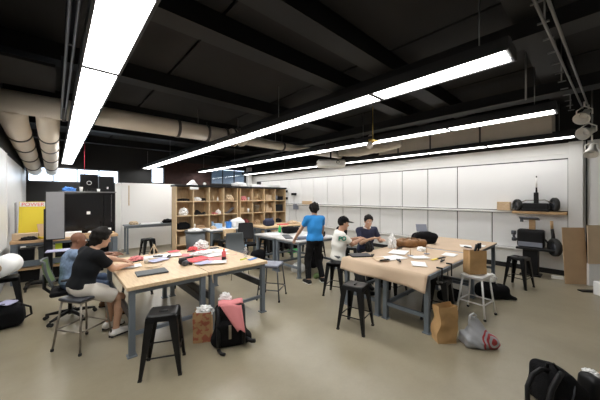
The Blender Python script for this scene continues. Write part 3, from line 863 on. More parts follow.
# ------------------------------------------------------------------ cubby shelves and what they hold
SY, RH, CW = 8.8, .46, .53
ROWS = [1.72, 1.26, .80, .34]
def cubby(x0, label):
    t = empty('cubby_shelf', (x0, SY, 0), label, 'shelf', 0, 'wooden cubby shelves')
    W = CW * 4 + .04
    for k in range(5): MB().b2((k * CW, 0, 0), (k * CW + .03, .42, 2.18)).build('upright', M['birch'], t)
    for z in [.02] + [q - .03 for q in ROWS]: MB().b2((.03, .005, z), (W - .01, .42, z + .03)).build('shelf_board', M['birch'], t)
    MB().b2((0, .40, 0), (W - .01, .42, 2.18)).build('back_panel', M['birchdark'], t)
    MB().b2((-.03, -.03, 2.18), (W + .02, .44, 2.24), .005).build('top_board', M['black'], t)
    return t
cubby(2.78, 'wooden cubby shelf standing closest to the big whiteboard')
cubby(5.02, 'wooden cubby shelf further along with the metal bucket')
MB_ = MB().b2((2.80, SY - .045, 2.10), (3.02, SY - .005, 2.17)); 
tag(bx('name_plate', (3.20, SY - .012, 2.095), (3.48, SY - .002, 2.175), M['paper']), 'small blank white card on the cubby shelf edge', 'card'); MB_.bm.free()
ordr = ['top', 'second', 'third', 'lowest']; ordc = ['first', 'second', 'third', 'fourth']
def cell(unit, r, c):
    x0 = (2.78, 5.02)[unit] + c * CW + .03
    return x0, x0 + CW - .03, SY + .03, SY + .38, ROWS[r] + .001
def where(unit, r, c): return '%s row, %s cubby of the %s shelf' % (ordr[r], ordc[c], ('whiteboard side', 'bucket side')[unit])
def c_heap(u, r, c, m, what, sx=.16, sz=.09, sd=0, dx=0):
    x0, x1, y0, y1, z = cell(u, r, c)
    crumple('model_heap', ((x0 + x1) / 2 + dx, y0 + .14, z), (sx, .11, sz), M[m], what + ' in ' + where(u, r, c), 'model', sd, .35, 14)
def c_box(u, r, c, m, what, w=.24, d=.2, h=.18, dx=0, rz=0, name='storage_box', cat='box', lid=None):
    x0, x1, y0, y1, z = cell(u, r, c)
    t = empty(name, ((x0 + x1) / 2 + dx, y0 + .15, z), what + ' in ' + where(u, r, c), cat, rz)
    MB().b2((-w / 2, -d / 2, 0), (w / 2, d / 2, h), .006).build('body', M[m], t)
    MB().b2((-w / 2 - .006, -d / 2 - .006, h), (w / 2 + .006, d / 2 + .006, h + .022), .005).build('lid', M[lid or m], t)
def c_sticks(u, r, c, m, what, n=5, h=.28, sd=1):
    x0, x1, y0, y1, z = cell(u, r, c); q = random.Random(sd); mb = MB()
    for k in range(n):
        a = Vector((q.uniform(-.17, .17), q.uniform(-.08, .1), 0)); b = Vector((q.uniform(-.12, .12), q.uniform(-.05, .08), h * q.uniform(.6, 1)))
        mb.tube([a + Vector((0, 0, .01)), b], .012, 6)
    mb.b2((-.18, -.09, 0), (.18, .11, .012))
    tag(mb.build('stick_model', M[m], None, ((x0 + x1) / 2, y0 + .14, z)), what + ' in ' + where(u, r, c), 'model')
def c_cup(u, r, c, m, what, dx=0, rr=.04, h=.12):
    x0, x1, y0, y1, z = cell(u, r, c)
    tag(MB().lathe([(rr * .8, 0), (rr, h * .6), (rr * .95, h), (rr * .8, h), (rr * .8, h * .3), (0, h * .25)], n=16).build('cup', M[m], None, ((x0 + x1) / 2 + dx, y0 + .1, z)), what + ' in ' + where(u, r, c), 'cup')
def c_fold(u, r, c, m, what, w=.3, h=.16):
    x0, x1, y0, y1, z = cell(u, r, c); mb = MB()
    mb.poly([(-w / 2, -.1, 0), (w / 2, -.1, 0), (w * .1, -.1, h * .35), (-w * .3, -.1, h)], (0, .2, 0))
    mb.poly([(w * .0, -.12, h * .2), (w / 2, -.12, h * .15), (w * .4, -.12, h * .55)], (0, .12, 0))
    tag(mb.build('folded_model', M[m], None, ((x0 + x1) / 2, y0 + .14, z)), what + ' in ' + where(u, r, c), 'model')
c_heap(0, 0, 0, 'blackc', 'flat black cloth pile', .19, .05, 1); c_heap(0, 0, 1, 'paper', 'white crumpled model', .12, .08, 2, -.08); c_heap(0, 0, 1, 'blackp', 'small black lump', .07, .06, 3, .12)
bottle((3.88, SY + .15, ROWS[0] + .001), .028, .30, 'white_metal', 'card', 'tall thin white figure in top row, third cubby of the whiteboard side shelf', 'figure')
bottle((4.05, SY + .14, ROWS[0] + .001), .03, .20, 'card2', 'card2', 'short beige figure in top row, third cubby of the whiteboard side shelf', 'figure')
bottle((4.22, SY + .15, ROWS[0] + .001), .025, .14, 'paper', 'paper', 'shortest white figure in top row, third cubby of the whiteboard side shelf', 'figure')
c_heap(0, 0, 3, 'card2', 'beige paper model pile', .17, .13, 5)
c_heap(0, 1, 0, 'paper', 'tangled white paper model', .13, .15, 6, 0); c_fold(0, 1, 1, 'blackp', 'dark folded wedge model', .34, .16)
c_fold(0, 1, 2, 'pink', 'pink folded card', .15, .06); c_heap(0, 1, 2, 'paper', 'white plastic bundle', .08, .09, 8, .13)
x0, x1, y0, y1, z = cell(0, 1, 3)
tag(MB().grid(lambda u, v: ((u - .5) * .34, (v - .5) * .24, .03 + .2 * u ** 2.2), 10, 6, .006).build('curved_tray', M['pale_blue'] if 'pale_blue' in M else M['seatgrey'], None, ((x0 + x1) / 2, y0 + .16, z - .02)), 'curved grey sheet leaning in second row, fourth cubby of whiteboard side shelf', 'sheet')
s = SDF((-.25, -.2, 0), (.25, .2, .3), .012); s.rbox((0, 0, .11), (.2, .12, .10), .07, 0); s.rc((-.1, 0, .22), (.1, 0, .22), .02, .02, .02)
x0, x1, y0, y1, z = cell(0, 2, 0); tag(s.build('duffel_bag', M['blackc'], None, (0, 0, 0)), 'black duffel bag in third row, first cubby of the whiteboard side shelf', 'bag').location = ((x0 + x1) / 2, y0 + .17, z)
c_box(0, 2, 1, 'card', 'low cardboard box', .3, .2, .08); c_cup(0, 2, 1, 'paper', 'white paper cup', -.19, .035, .16)
c_cup(0, 2, 2, 'paleblue', 'pale blue bottle', -.1, .04, .2); c_heap(0, 2, 2, 'blackp', 'dark rubber lump', .08, .07, 9, .1)
c_box(0, 2, 3, 'paper', 'white tub with pale lid', .2, .18, .14, -.1, lid='paleblue'); c_box(0, 2, 3, 'bluep', 'blue bin', .16, .16, .20, .13)
c_box(0, 3, 0, 'card2', 'plain carton', .3, .24, .22); c_heap(0, 3, 1, 'blackc', 'dark cloth heap', .18, .12, 10); c_box(0, 3, 2, 'grey_plastic', 'grey crate', .34, .24, .2); c_box(0, 3, 3, 'card', 'brown carton', .3, .22, .2)
c_heap(1, 0, 0, 'pink', 'pink paper flower pile', .12, .10, 11, -.06); c_cup(1, 0, 0, 'paper', 'white small pot', .15, .04, .12)
c_sticks(1, 0, 1, 'birch', 'leaning wooden stick model', 8, .34, 7)
c_box(1, 0, 2, 'card2', 'cream carton', .28, .2, .2); c_box(1, 0, 3, 'blackp', 'black case', .2, .18, .14, .1); c_cup(1, 0, 3, 'seatgrey', 'grey cup', -.12, .05, .2)
c_box(1, 1, 0, 'birch', 'pale wooden box', .14, .14, .16, -.12); c_cup(1, 1, 0, 'paper', 'white cup', .14, .045, .15)
x0, x1, y0, y1, z = cell(1, 1, 1)
t = empty('metal_bucket', ((x0 + x1) / 2, y0 + .16, z), 'grey metal bucket in second row, second cubby of its shelf', 'bucket')
MB().lathe([(.10, 0), (.145, .27), (.15, .28), (.14, .28), (.095, .01), (0, .01)], n=24).build('body', M['bare'], t)
MB().tube([(.147 * math.cos(a), 0.147 * math.sin(a) * .25, .27 + .10 * math.sin(a)) for a in [PI * k / 12 for k in range(13)]], .005, 6).build('handle', M['cable'], t)
c_fold(1, 1, 2, 'card2', 'leaning pale cardboard piece', .3, .34); c_box(1, 1, 3, 'blackp', 'large black box', .36, .22, .26)
c_heap(1, 2, 0, 'rust', 'dark red cloth heap', .17, .14, 14); c_heap(1, 2, 1, 'card', 'brown paper heap', .15, .1, 15)
c_box(1, 2, 2, 'paper', 'white tub with blue lid', .3, .2, .15, 0, lid='bluep'); c_cup(1, 2, 2, 'seatgrey', 'grey spray can', .22, .03, .22); c_heap(1, 2, 3, 'blackp', 'dark tool heap', .16, .1, 16)
c_box(1, 3, 0, 'card', 'taped carton', .3, .24, .22); c_box(1, 3, 1, 'grey_plastic', 'dark grey crate', .34, .24, .2); c_heap(1, 3, 2, 'blackc', 'black fabric heap', .17, .12, 17); c_box(1, 3, 3, 'card2', 'pale carton', .3, .22, .2)
m = MB(); m.poly([(-.16, 0, 0), (.16, 0, 0), (.02, 0, .17)], (0, .22, 0)); tag(m.build('paper_tent', M['paper'], None, (3.35, SY + .1, 2.241)), 'white tent shaped paper model on top of the cubby shelf', 'model')
tag(MB().ell((0, 0, .05), (.05, .05, .05)).build('foam_ball', M['paper'], None, (3.75, SY + .15, 2.241)), 'small white ball on top of the cubby shelf', 'ball')
tag(MB().b2((-.8, 0, 0), (.55, .2, .10), .01).build('foam_board', M['paper'], None, (6.4, SY + .12, 2.241)), 'long white foam strip lying on top of the cubby shelf', 'foam')
crumple('plastic_wrap', (5.1, SY + .2, 2.241), (.3, .1, .10), M['paper'], 'white crumpled plastic on top between the two cubby shelves', 'plastic', 21)

# ------------------------------------------------------------------ whiteboard side
t = empty('whiteboard', (2.5, 11.05, 0), 'big white standing board behind the narrow grey table', 'whiteboard')
MB().b2((-.80, 0, .04), (.95, .06, 2.34), .01).build('board', M['board'], t)
MB().b2((-.98, -.02, .04), (-.80, .10, 2.34), .04).build('side_panel', M['board'], t)
for x in (-.85, .85):
    m = MB(); m.b2((x - .03, -.25, .02), (x + .03, .35, .06)); m.build('foot', M['white_metal'], t)
MB().b2((-.60, -.012, 1.55), (-.57, 0, 2.25)).build('strap', M['card2'], t)
GW = (2.5, 10.45, .92)
crumple('cloth_pile', (1.95, 10.45, .921), (.13, .1, .08), M['card2'], 'beige crumpled cloth on the narrow grey table', 'cloth', 31)
crumple('cloth_pile', (3.0, 10.45, .921), (.16, .1, .09), M['blackc'], 'black crumpled cloth on the narrow grey table', 'cloth', 32)
tag(MB().b2((-.3, -.12, 0), (.3, .12, .03), .004).build('book', M['paper'], None, (2.45, 10.45, .921)), 'white flat stack lying on the narrow grey table', 'book')
# wall mounted whiteboards
for i, (y0, y1, lab) in enumerate(((4.2, 8.05, 'long white board on wall above the grey plinth'), (8.2, 11.6, 'white board on wall above the workbench corner'))):
    t = empty('wall_whiteboard', (XL + .02, (y0 + y1) / 2, 0), lab, 'whiteboard', 0, 'boards on the white wall')
    h = (y1 - y0) / 2; z0 = .84 if i == 0 else 1.0
    MB().b2((-.018, -h, z0), (.05 - .03 * i, h, 2.74)).build('board', M['panel'], t)
    m = MB(); m.b2((-.018, h, z0), (.058 - .03 * i, h + .02, 2.74)); m.b2((-.018, -h - .02, z0), (.058 - .03 * i, -h, 2.74)); m.build('frame', M['white_metal'], t)
tag(MB().box((0, 0, .42), (.02, .22, .8), Matrix.Rotation(R(5), 4, 'X')).build('leaning_board', M['screen'], None, (-.655, 8.75, .904)), 'narrow grey panel leaning at the workbench wall', 'panel')
# workbench things
def text_mesh(s, size, name, m, parent, loc, rot, ext=.001):
    cu = bpy.data.curves.new(name, 'FONT'); cu.body = s; cu.size = size; cu.extrude = ext; cu.align_x = 'CENTER'; cu.align_y = 'CENTER'
    o = bpy.data.objects.new(name, cu); C.objects.link(o)
    dg = bpy.context.evaluated_depsgraph_get(); me = bpy.data.meshes.new_from_object(o.evaluated_get(dg))
    bpy.data.objects.remove(o); me.materials.clear(); me.materials.append(m)
    p = bpy.data.objects.new(name, me); C.objects.link(p); p.parent = parent; p.location = loc; p.rotation_euler = rot
    return p
BZ = .921
t = empty('yellow_poster', (-.38, 8.70, BZ), 'yellow poster board standing on the workbench', 'poster', R(-8))
MB().box((0, 0, .41), (.46, .015, .82), Matrix.Rotation(R(-6), 4, 'X')).build('board', M['yellow'], t)
MB().box((0, .027, .76), (.44, .006, .10), Matrix.Rotation(R(-6), 4, 'X')).build('header', M['paper'], t)
text_mesh('POWER', .11, 'lettering', M['red'], t, (0, .022, .755), (R(90 - 6), 0, 0), .004)
tag(MB().box((0, 0, .17), (.34, .01, .34), Matrix.Rotation(R(-25), 4, 'X')).build('cardboard_piece', M['card'], None, (-.12, 8.42, BZ - .002), R(20)), 'tan cardboard piece leaning before the yellow poster', 'cardboard')
tag(MB().box((0, 0, .07), (.40, .2, .14), bev=.004).build('carton', M['card2'], None, (-.47, 8.40, BZ), R(-8)), 'open pale carton on the workbench under the yellow poster', 'box')
crumple('scrap_pile', (.02, 8.62, BZ), (.10, .1, .14), M['rust'], 'dark red scrap pile beside the grey screen', 'scrap', 41, .4, 15)
tag(MB().lathe([(.03, 0), (.07, .02), (.085, .06), (.08, .06), (.06, .02), (0, .015)], n=20).build('bowl', M['yellow'], None, (-.2, 8.28, BZ)), 'small yellow bowl on the workbench', 'bowl')
crumple('tool_pile', (-.42, 8.23, BZ), (.12, .05, .05), M['blackp'], 'small black tool heap at workbench front edge', 'tools', 42, .4, 15)
for k, (x, y, w, h, zz, mm, lab) in enumerate(((.32, 8.4, .3, .22, .1, 'paper', 'white carton on the workbench behind the bald person'), (.78, 8.5, .34, .2, .07, 'paper', 'flat white carton on the workbench near the whiteboard'), (.55, 8.3, .2, .12, .05, 'card', 'small tan tray on the workbench'), (1.02, 8.35, .07, .07, .14, 'paper', 'white square pot at the workbench end'))):
    tag(MB().box((0, 0, zz / 2), (w, h, zz), bev=.004).build('carton', M[mm], None, (x, y, BZ), rng.uniform(-.3, .3)), lab, 'box')
for k, (x, z, mm, w, lab) in enumerate(((-.45, .331, 'blackp', .22, 'dark bin on workbench shelf closest to the wall'), (-.18, .331, 'grey_plastic', .2, 'dark grey bin second along the workbench shelf'), (.42, .331, 'blackp', .3, 'wide dark bin further along the workbench shelf'))):
    t = empty('storage_bin', (x, 8.5, z), lab, 'bin'); MB().frustum((0, 0, 0), (w * .9, .3), (0, 0, .36), (w, .34)).build('body', M[mm], t); MB().b2((-w / 2 - .01, -.18, .36), (w / 2 + .01, .18, .38)).build('rim', M[mm], t)
for k, (x, w, lab) in enumerate(((-.42, .34, 'black crate on floor under the workbench close to the wall'), (.10, .36, 'black crate on floor under the workbench behind the screen post'), (.72, .4, 'wide black crate on floor under the workbench near the cabinet'))):
    t = empty('floor_crate', (x, 8.55, 0), lab, 'crate'); MB().frustum((0, 0, 0), (w * .9, .34), (0, 0, .25), (w, .38)).build('body', M['blackp'], t); MB().b2((-w / 2 - .005, -.195, .25), (w / 2 + .005, .195, .268)).build('rim', M['blackp'], t)
def tape(loc, m, label, rot=0):
    return tag(MB().lathe([(.03, 0), (.055, 0), (.055, .045), (.03, .045), (.03, 0)], n=24).build('tape_roll', m, None, loc, rot), label, 'tape')
t = empty('lime_box', (.06, 8.32, .331), 'lime green box standing on the workbench shelf', 'box'); MB().b2((-.06, -.05, 0), (.06, .05, .46), .004).build('body', M['lime'], t); MB().b2((-.062, -.052, .15), (.062, .052, .28)).build('label', M['blackp'], t)
t = empty('lime_box', (.72, 8.32, .331), 'lime green box on the shelf nearer the bald person', 'box'); MB().b2((-.06, -.05, 0), (.06, .05, .44), .004).build('body', M['lime'], t); MB().b2((-.062, -.052, .15), (.062, .052, .28)).build('label', M['blackp'], t)
# mobile screen
t = empty('mobile_screen', (-.13, 7.74, 0), 'grey upright screen on a black wheeled post', 'screen', R(-5))
MB().b2((-.02, -.06, .95), (.29, .0, 1.97), .01).build('bezel', M['black'], t)
MB().b2((-.005, -.066, .97), (.28, -.058, 1.955), .004).build('display', M['screen'], t)
m = MB(); m.b2((-.05, .0, .10), (.09, .07, 1.6), .008); m.build('post', M['black'], t)
MB().b2((.0, -.28, .72), (.5, .02, .74), .006).build('tray', M['lav'], t)
m = MB(); m.b2((-.32, -.03, .055), (.36, .09, .11), .01); m.b2((-.30, -.35, .055), (-.24, .35, .10), .01); m.b2((.30, -.35, .055), (.36, .35, .10), .01); m.build('base', M['black'], t)
for sx in (-.27, .33):
    for sy in (-.32, .32): MB().cyl((sx - .015, sy, .03), (sx + .015, sy, .03), .03).build('caster', M['rubber'], t)
# black cabinet
t = empty('black_cabinet', (.68, 9.3, 0), 'tall glossy black cabinet behind the workbench', 'cabinet')
MB().b2((-.60, 0, 0), (.60, .55, 1.97), .01).build('body', M['blackp'], t)
for a, b in ((-.585, .315), (.33, .585)):
    d = MB().b2((a, -.025, .08), (b, 0, 1.94), .006).build('door', M['gloss'], t)
    MB().b2((b - .06, -.05, .95), (b - .04, -.025, 1.2), .004).build('handle', M['black'], d)
MB().b2((-.62, -.03, 1.97), (.62, .56, 2.0), .004).build('top_ledge', M['cable'], t)
MB().b2((-.05, -.032, 1.38), (.03, -.025, 1.46)).build('badge', M['paper'], t)
m = MB()
for k in range(22): m.tube([(.50 + .008 * math.cos(a), -.06 + .004 * (k % 2), 1.90 - k * .035 + .016 * math.sin(a)) for a in [2 * PI * j / 8 for j in range(8)]], .003, 5, closed=True)
tag(m.build('hanging_chain', M['cable'], None, (.68, 9.3, 0)), 'thin steel chain hanging on the black cabinet front', 'chain')
t = empty('small_display', (.70, 9.5, 2.001), 'dark green-black display with white ring on top of cabinet', 'display')
MB().b2((-.20, 0, .06), (.20, .05, .48), .01).build('bezel', M['gloss'], t); m = MB(); m.b2((-.1, -.05, 0), (.1, .1, .02)); m.b2((-.03, .02, .0), (.03, .05, .1)); m.build('stand', M['black'], t)
MB().tube([(.05 * math.cos(a), -.004, .24 + .05 * math.sin(a)) for a in [2 * PI * k / 24 for k in range(24)]], .007, 6, closed=True).build('ring_mark', M['paper'], t)
t = empty('speaker_box', (1.10, 9.5, 2.001), 'black box beside the display on top of cabinet', 'box')
MB().b2((-.18, 0, 0), (.18, .25, .44), .012).build('body', M['blackp'], t); MB().b2((.0, -.006, .08), (.04, 0, .14)).build('badge', M['paper'], t)
crumple('blue_model', (.28, 9.5, 2.001), (.12, .08, .07), M['bluep'], 'small blue crumpled model on top of the black cabinet', 'model', 51, .5, 14)
for k, (x, h, lab) in enumerate(((.52, .12, 'taller white cup on top of black cabinet'), (.90, .07, 'short white cup between boxes on top of black cabinet'))):
    tag(MB().lathe([(.03, 0), (.04, h), (.036, h), (.028, .01), (0, .01)], n=16).build('cup', M['paper'], None, (x, 9.38, 2.001)), lab, 'cup')
# roll on stool and bag by the wall
dup(s0, (-.57, 6.15, 0), R(3), 'black metal stool by the wall carrying the white roll')
t = empty('paper_roll', (-.59, 6.15, .79), 'fat white paper roll with brown core on a stool by the wall', 'roll', R(-18))
MB().lathe([(.07, -.2), (.155, -.2), (.155, .2), (.07, .2), (.07, -.2)], n=28, axis='Y').build('paper', M['paper'], t)
MB().lathe([(.055, -.205), (.07, -.205), (.07, .205), (.055, .205), (.055, -.205)], n=24, axis='Y').build('core', M['card'], t)
s = SDF((-.3, -.3, 0), (.3, .3, .42), .012); s.rbox((0, 0, .15), (.2, .15, .15), .09, 0); s.rc((-.1, 0, .28), (.1, .02, .27), .07, .06, .06); s.wob(.008, 14, 4); s.cut((0, 0, .0), (0, 0, -1))
t = tag(s.build('black_bag', M['blackc'], None, (0, 0, 0)), 'slumped black bag with lavender top on floor by the wall', 'bag'); t.location = (-.53, 5.66, 0)
MB().grid(lambda u, v: ((u - .5) * .26, (v - .5) * .16, .345 + .02 * math.sin(u * 7 + v * 4)), 8, 6, .004).build('top_flap', M['lav'], t)
m = MB(); m.tube([(.2, .0, .08), (.27, -.02, .12), (.26, -.05, .24), (.16, -.04, .30)], .014, 8); m.build('strap', M['blackp'], t)

# ------------------------------------------------------------------ things on the maple tables
TZ = .8205
t = empty('laptop', (.97, 4.06, TZ), 'closed black laptop on the maple table corner', 'laptop', R(-4))
MB().b2((-.185, -.125, .003), (.185, .125, .014), .004).build('base', M['gun'], t); MB().b2((-.185, -.125, .0145), (.185, .125, .022), .003).build('lid', M['grey_plastic'], t)
for sx in (-.16, .16): MB().b2((sx - .02, -.1, 0), (sx + .02, -.08, .004)).build('rubber_foot', M['rubber'], t)
t = empty('tape_gun', (1.44, 4.22, TZ), 'black rounded tape dispenser lying beside red papers', 'tool', R(-50))
s = SDF((-.2, -.1, 0), (.2, .1, .12), .006); s.rc((-.03, 0, .05), (.02, 0, .05), .05, .05, 0, flat=((0, 1, 0), .7)); s.rc((.02, 0, .04), (.13, 0, .02), .022, .018, .03); s.cut((0, 0, 0.002), (0, 0, -1))
s.build('body', M['blackp'], t); MB().lathe([(.02, -.03), (.04, -.03), (.04, .03), (.02, .03), (.02, -.03)], (.06, -.05, .04), 20, 'Y').build('roll', M['gun'], t)
tag(MB().box((0, 0, .012), (.24, .05, .024), bev=.008).build('pencil_case', M['blackp'], None, (1.62, 4.62, TZ), R(10)), 'slim black case lying behind the tape dispenser', 'case')
sheets = [(1.25, 5.15, .30, .21, 15, 'paper', 'white paper sheet beside the open stick pyramid'), (1.70, 4.85, .21, .30, 30, 'pink', 'pink paper sheet lying under white tissue'), (2.20, 5.0, .30, .21, -20, 'paper', 'white paper sheet beside the small dark flat case'),
          (1.08, 4.42, .21, .15, 40, 'card2', 'small tan card behind the closed laptop'), (1.75, 4.42, .42, .30, 20, 'red', 'large red paper sheet on the maple tables'), (1.98, 4.22, .30, .21, -15, 'pink', 'pink paper sheet overlapping the red one'), (2.02, 5.05, .30, .12, 35, 'red', 'red paper strip crumpled at the far table side'),
          (2.10, 4.55, .42, .30, 8, 'paper', 'wide white paper sheet before the glue bottle'), (1.45, 5.02, .42, .30, -12, 'paper', 'large white paper sheet across the middle of the tables'), (1.22, 4.75, .30, .21, 25, 'lav', 'pale lavender paper sheet near the seated people'),
          (.80, 4.58, .30, .21, -8, 'paper', 'white paper sheet under the arms of the leaning person'), (1.86, 3.98, .30, .21, -30, 'paper', 'white paper sheet at the front edge of tables'), (2.28, 4.72, .30, .21, 40, 'paper', 'white paper sheet near the far table corner'),
          (1.62, 5.28, .21, .15, 10, 'red', 'small red paper piece at far side of tables'), (1.68, 4.05, .25, .18, 12, 'lav', 'lavender tinted paper scrap by the red sheets'), (2.30, 4.25, .14, .02, 10, 'pink', 'thin pink paper strip near glue bottle')]
for i, (x, y, w, h, a, mm, lab) in enumerate(sheets):
    sheet('paper_sheet', x, y, TZ + i * .0016, w, h, R(a), M[mm], lab, 'paper', 'papers on the maple tables', sd=i * 3.1)
crumple('paper_ball', (2.15, 5.28, TZ), (.12, .09, .10), M['paper'], 'crumpled white paper at far corner of maple tables', 'paper', 61, .5, 13)
crumple('paper_ball', (1.94, 5.18, TZ), (.08, .06, .05), M['red'], 'crumpled red paper beside the crumpled white one', 'paper', 62, .5, 13)
crumple('plastic_cover', (1.92, 4.72, TZ + .02), (.17, .12, .03), M['paper'], 'loosely crumpled white tissue among the red papers', 'tissue', 63, .5, 13)
bottle((2.01, 4.04, TZ), .033, .20, 'red', 'orange', 'red glue bottle with black band standing on maple table')
g = [o for o in bpy.data.objects if o.get('label', '').startswith('red glue')][0]
MB().lathe([(.0345, .02), (.0345, .075)], n=18).build('band', M['blackp'], g)
bottle((2.40, 4.02, TZ), .033, .22, 'bottle', 'paleblue', 'clear plastic water bottle at the maple table corner')
tag(MB().cyl((-.07, 0, .009), (.06, .03, .009), .009).build('marker_pen', M['lime'], None, (2.30, 3.90, TZ)), 'lime green marker pen on the maple table corner', 'pen')
tag(MB().b2((-.09, -.03, 0), (.09, .03, .012), .003).build('notebook', M['bluep'], None, (2.42, 3.84, TZ), R(20)), 'small dark blue notebook at the maple table corner', 'notebook')
m = MB()
for k in range(3):
    a = 2 * PI * k / 3 + .4; p = Vector((.09 * math.cos(a), .09 * math.sin(a), .006)); b = 2 * PI * (k + 1) / 3 + .4; q = Vector((.09 * math.cos(b), .09 * math.sin(b), .006))
    m.tube([p, (0, 0, .19)], .007, 6); m.tube([p, q], .007, 6)
tag(m.build('stick_pyramid', M['card2'], None, (1.30, 5.30, TZ)), 'small open pyramid of pale sticks on the maple table', 'model')
tag(MB().lathe([(.028, 0), (.04, .09), (.037, .09), (.025, .01), (0, .01)], n=16).build('cup', M['paper'], None, (1.05, 4.72, TZ)), 'white paper cup before the bald person', 'cup')
for k, (x, y, a, lab) in enumerate(((.95, 4.80, 20, 'black pliers lying near the leaning person'), (1.28, 4.98, -30, 'black cutter lying on the large white sheet'), (1.42, 4.86, 60, 'short black tool beside the lavender sheet'), (1.85, 5.02, 15, 'long dark ruler lying across red paper strip'))):
    m = MB(); m.box((0, .008, .010), (.15, .018, .016), R(4), .004); m.box((0, -.008, .010), (.15, .018, .016), R(-4), .004); m.cyl((.02, 0, 0), (.02, 0, .022), .012)
    tag(m.build('hand_tool', M['blackp'], None, (x, y, TZ + .024), R(a)), lab, 'tool')
tag(MB().b2((-.08, -.05, 0), (.08, .05, .018), .003).build('dark_box', M['gun'], None, (2.36, 5.15, TZ + .004), R(15)), 'small dark flat case at the far maple table corner', 'case')
crumple('pink_scrap', (.98, 5.05, TZ), (.10, .07, .04), M['pink'], 'crumpled pink paper in the hands of bald person', 'paper', 64, .5, 13)
tag(MB().tube([(0, 0, 0), (.0, -.012, -.015), (.0, -.016, -.10), (.01, -.016, -.16)], .008, 6).build('hanging_tape', M['card2'], None, (1.60, 3.567, TZ + .008)), 'pale strip of tape hanging off the maple table seam', 'tape')

# ------------------------------------------------------------------ bags on the floor
def backpack_red():
    t = empty('backpack', (1.655, 3.15, 0), 'black and red rucksack slumped on floor at the maple table', 'backpack', R(-24))
    L = Matrix.Rotation(R(12), 4, 'X')
    s = SDF((-.3, -.3, 0), (.3, .3, .6), .01); s.rbox((0, .02, .25), (.19, .10, .25), .07, 0, L); s.rbox((0, -.10, .17), (.17, .06, .16), .05, .03, L); s.rc((-.16, -.05, .08), (.18, -.06, .07), .09, .08, .06); s.wob(.006, 12, 9); s.cut((0, 0, .0), (0, 0, -1))
    s.build('body', M['blackc'], t)
    def fl(u, v): return ((u - .5) * (.26 - .17 * v) + .0 + .12 * v, -.10 - .135 * v + .03 * v * v, .515 - .30 * v + .02 * math.sin(u * 5))
    MB().grid(fl, 8, 10, .006).build('flap', M['pink'], t)
    def tp(u, v): return ((u - .5) * .30, -.10 + .16 * v, .515 + .03 * math.sin(v * PI) + .008 * math.sin(u * 9))
    MB().grid(tp, 8, 6, .006).build('top_flap', M['pink'], t)
    for x in (-.15, .15):
        MB().tube([(x, -.08, .49), (x, -.125, .36), (x, -.175, .22), (x * .98, -.19, .06)], .022, 8).build('strap', M['blackp'], t)
    MB().tube([(-.15, -.2, .03), (-.12, -.27, .02), (-.08, -.30, .02)], .018, 8).build('strap_end', M['blackp'], t)
    MB().tube([(.16, -.14, .1), (.25, -.17, .06), (.29, -.16, .05)], .026, 8).build('side_strap', M['blackp'], t)
    m = MB(); m.b2((-.03, -.205, .14), (.0, -.185, .30)); m.build('buckle', M['bare'], t)
    crumple('tissue', (-.06, .06, .50), (.07, .05, .07), M['paper'], None, None, 71, .4, 13, None, t)
backpack_red()
def paper_bag(loc, w, d, h, m, label, rz, seed, crease=.018, handles=False, tilt=0):
    mb = MB()
    def fn(u, v):
        a = u * 4; k = int(a) % 4; q = a - int(a) if u < 1 else 0
        cs = [(-w / 2, -d / 2), (w / 2, -d / 2), (w / 2, d / 2), (-w / 2, d / 2)]
        p, r2 = Vector(cs[k]), Vector(cs[(k + 1) % 4]); c = p.lerp(r2, q)
        z = v * h
        if k in (1, 3): c.x -= math.copysign(1, c.x) * .035 * (1 - abs(q - .5) * 2) * v
        n = noise.noise_vector(Vector((c.x * 6 + seed, c.y * 6, z * 5)))
        n2 = abs(noise.noise(Vector((c.x * 4, c.y * 4 + seed, z * 4))))
        amp = crease * (.25 + .75 * math.sin(PI * min(1, v * 1.1)))
        return (c.x + n.x * amp, c.y + n.y * amp + (n2 - .2) * amp * 1.5 * (1 if k == 2 else -1), z + tilt * c.x * v + (.015 * n.z * v if v > .95 else 0))
    mb.grid(fn, 48, 18, .003, smooth=False); bmesh.ops.remove_doubles(mb.bm, verts=mb.bm.verts, dist=.0005)
    mb.b2((-w / 2 + .004, -d / 2 + .004, 0), (w / 2 - .004, d / 2 - .004, .004))
    o = tag(mb.build('paper_bag', m, None, loc, rz), label, 'bag')
    return o
paper_bag((3.72, 1.33, 0), .24, .16, .46, M['bag'], 'plain brown paper bag standing on floor by table leg', R(-42), 3, .050, tilt=.12)
b2 = paper_bag((1.42, 3.44, 0), .22, .15, .38, M['print'], 'brown paper bag with red print behind the rucksack', R(-30), 8, .016)
crumple('tissue', (.02, 0, .33), (.10, .06, .07), M['paper'], None, None, 74, .4, 13, None, b2)
paper_bag((4.93, 1.31, .645), .27, .16, .36, M['bag'], 'brown paper bag standing on the white metal stool', R(-40), 5, .008)
m = MB(); m.tube([(-.06, 0, .01), (-.01, 0, .30), (.05, .02, .44)], [.012, .014, .022], 8); m.tube([(.04, 0, .01), (.03, 0, .28), (.1, .0, .47)], [.012, .014, .01], 8); m.box((.08, .01, .42), (.07, .03, .09), R(20), .01)
tag(m.build('umbrella_handles', M['blackp'], None, (4.93, 1.31, .652), R(-40)), 'black tool handles poking out of the bag on white stool', 'tools')
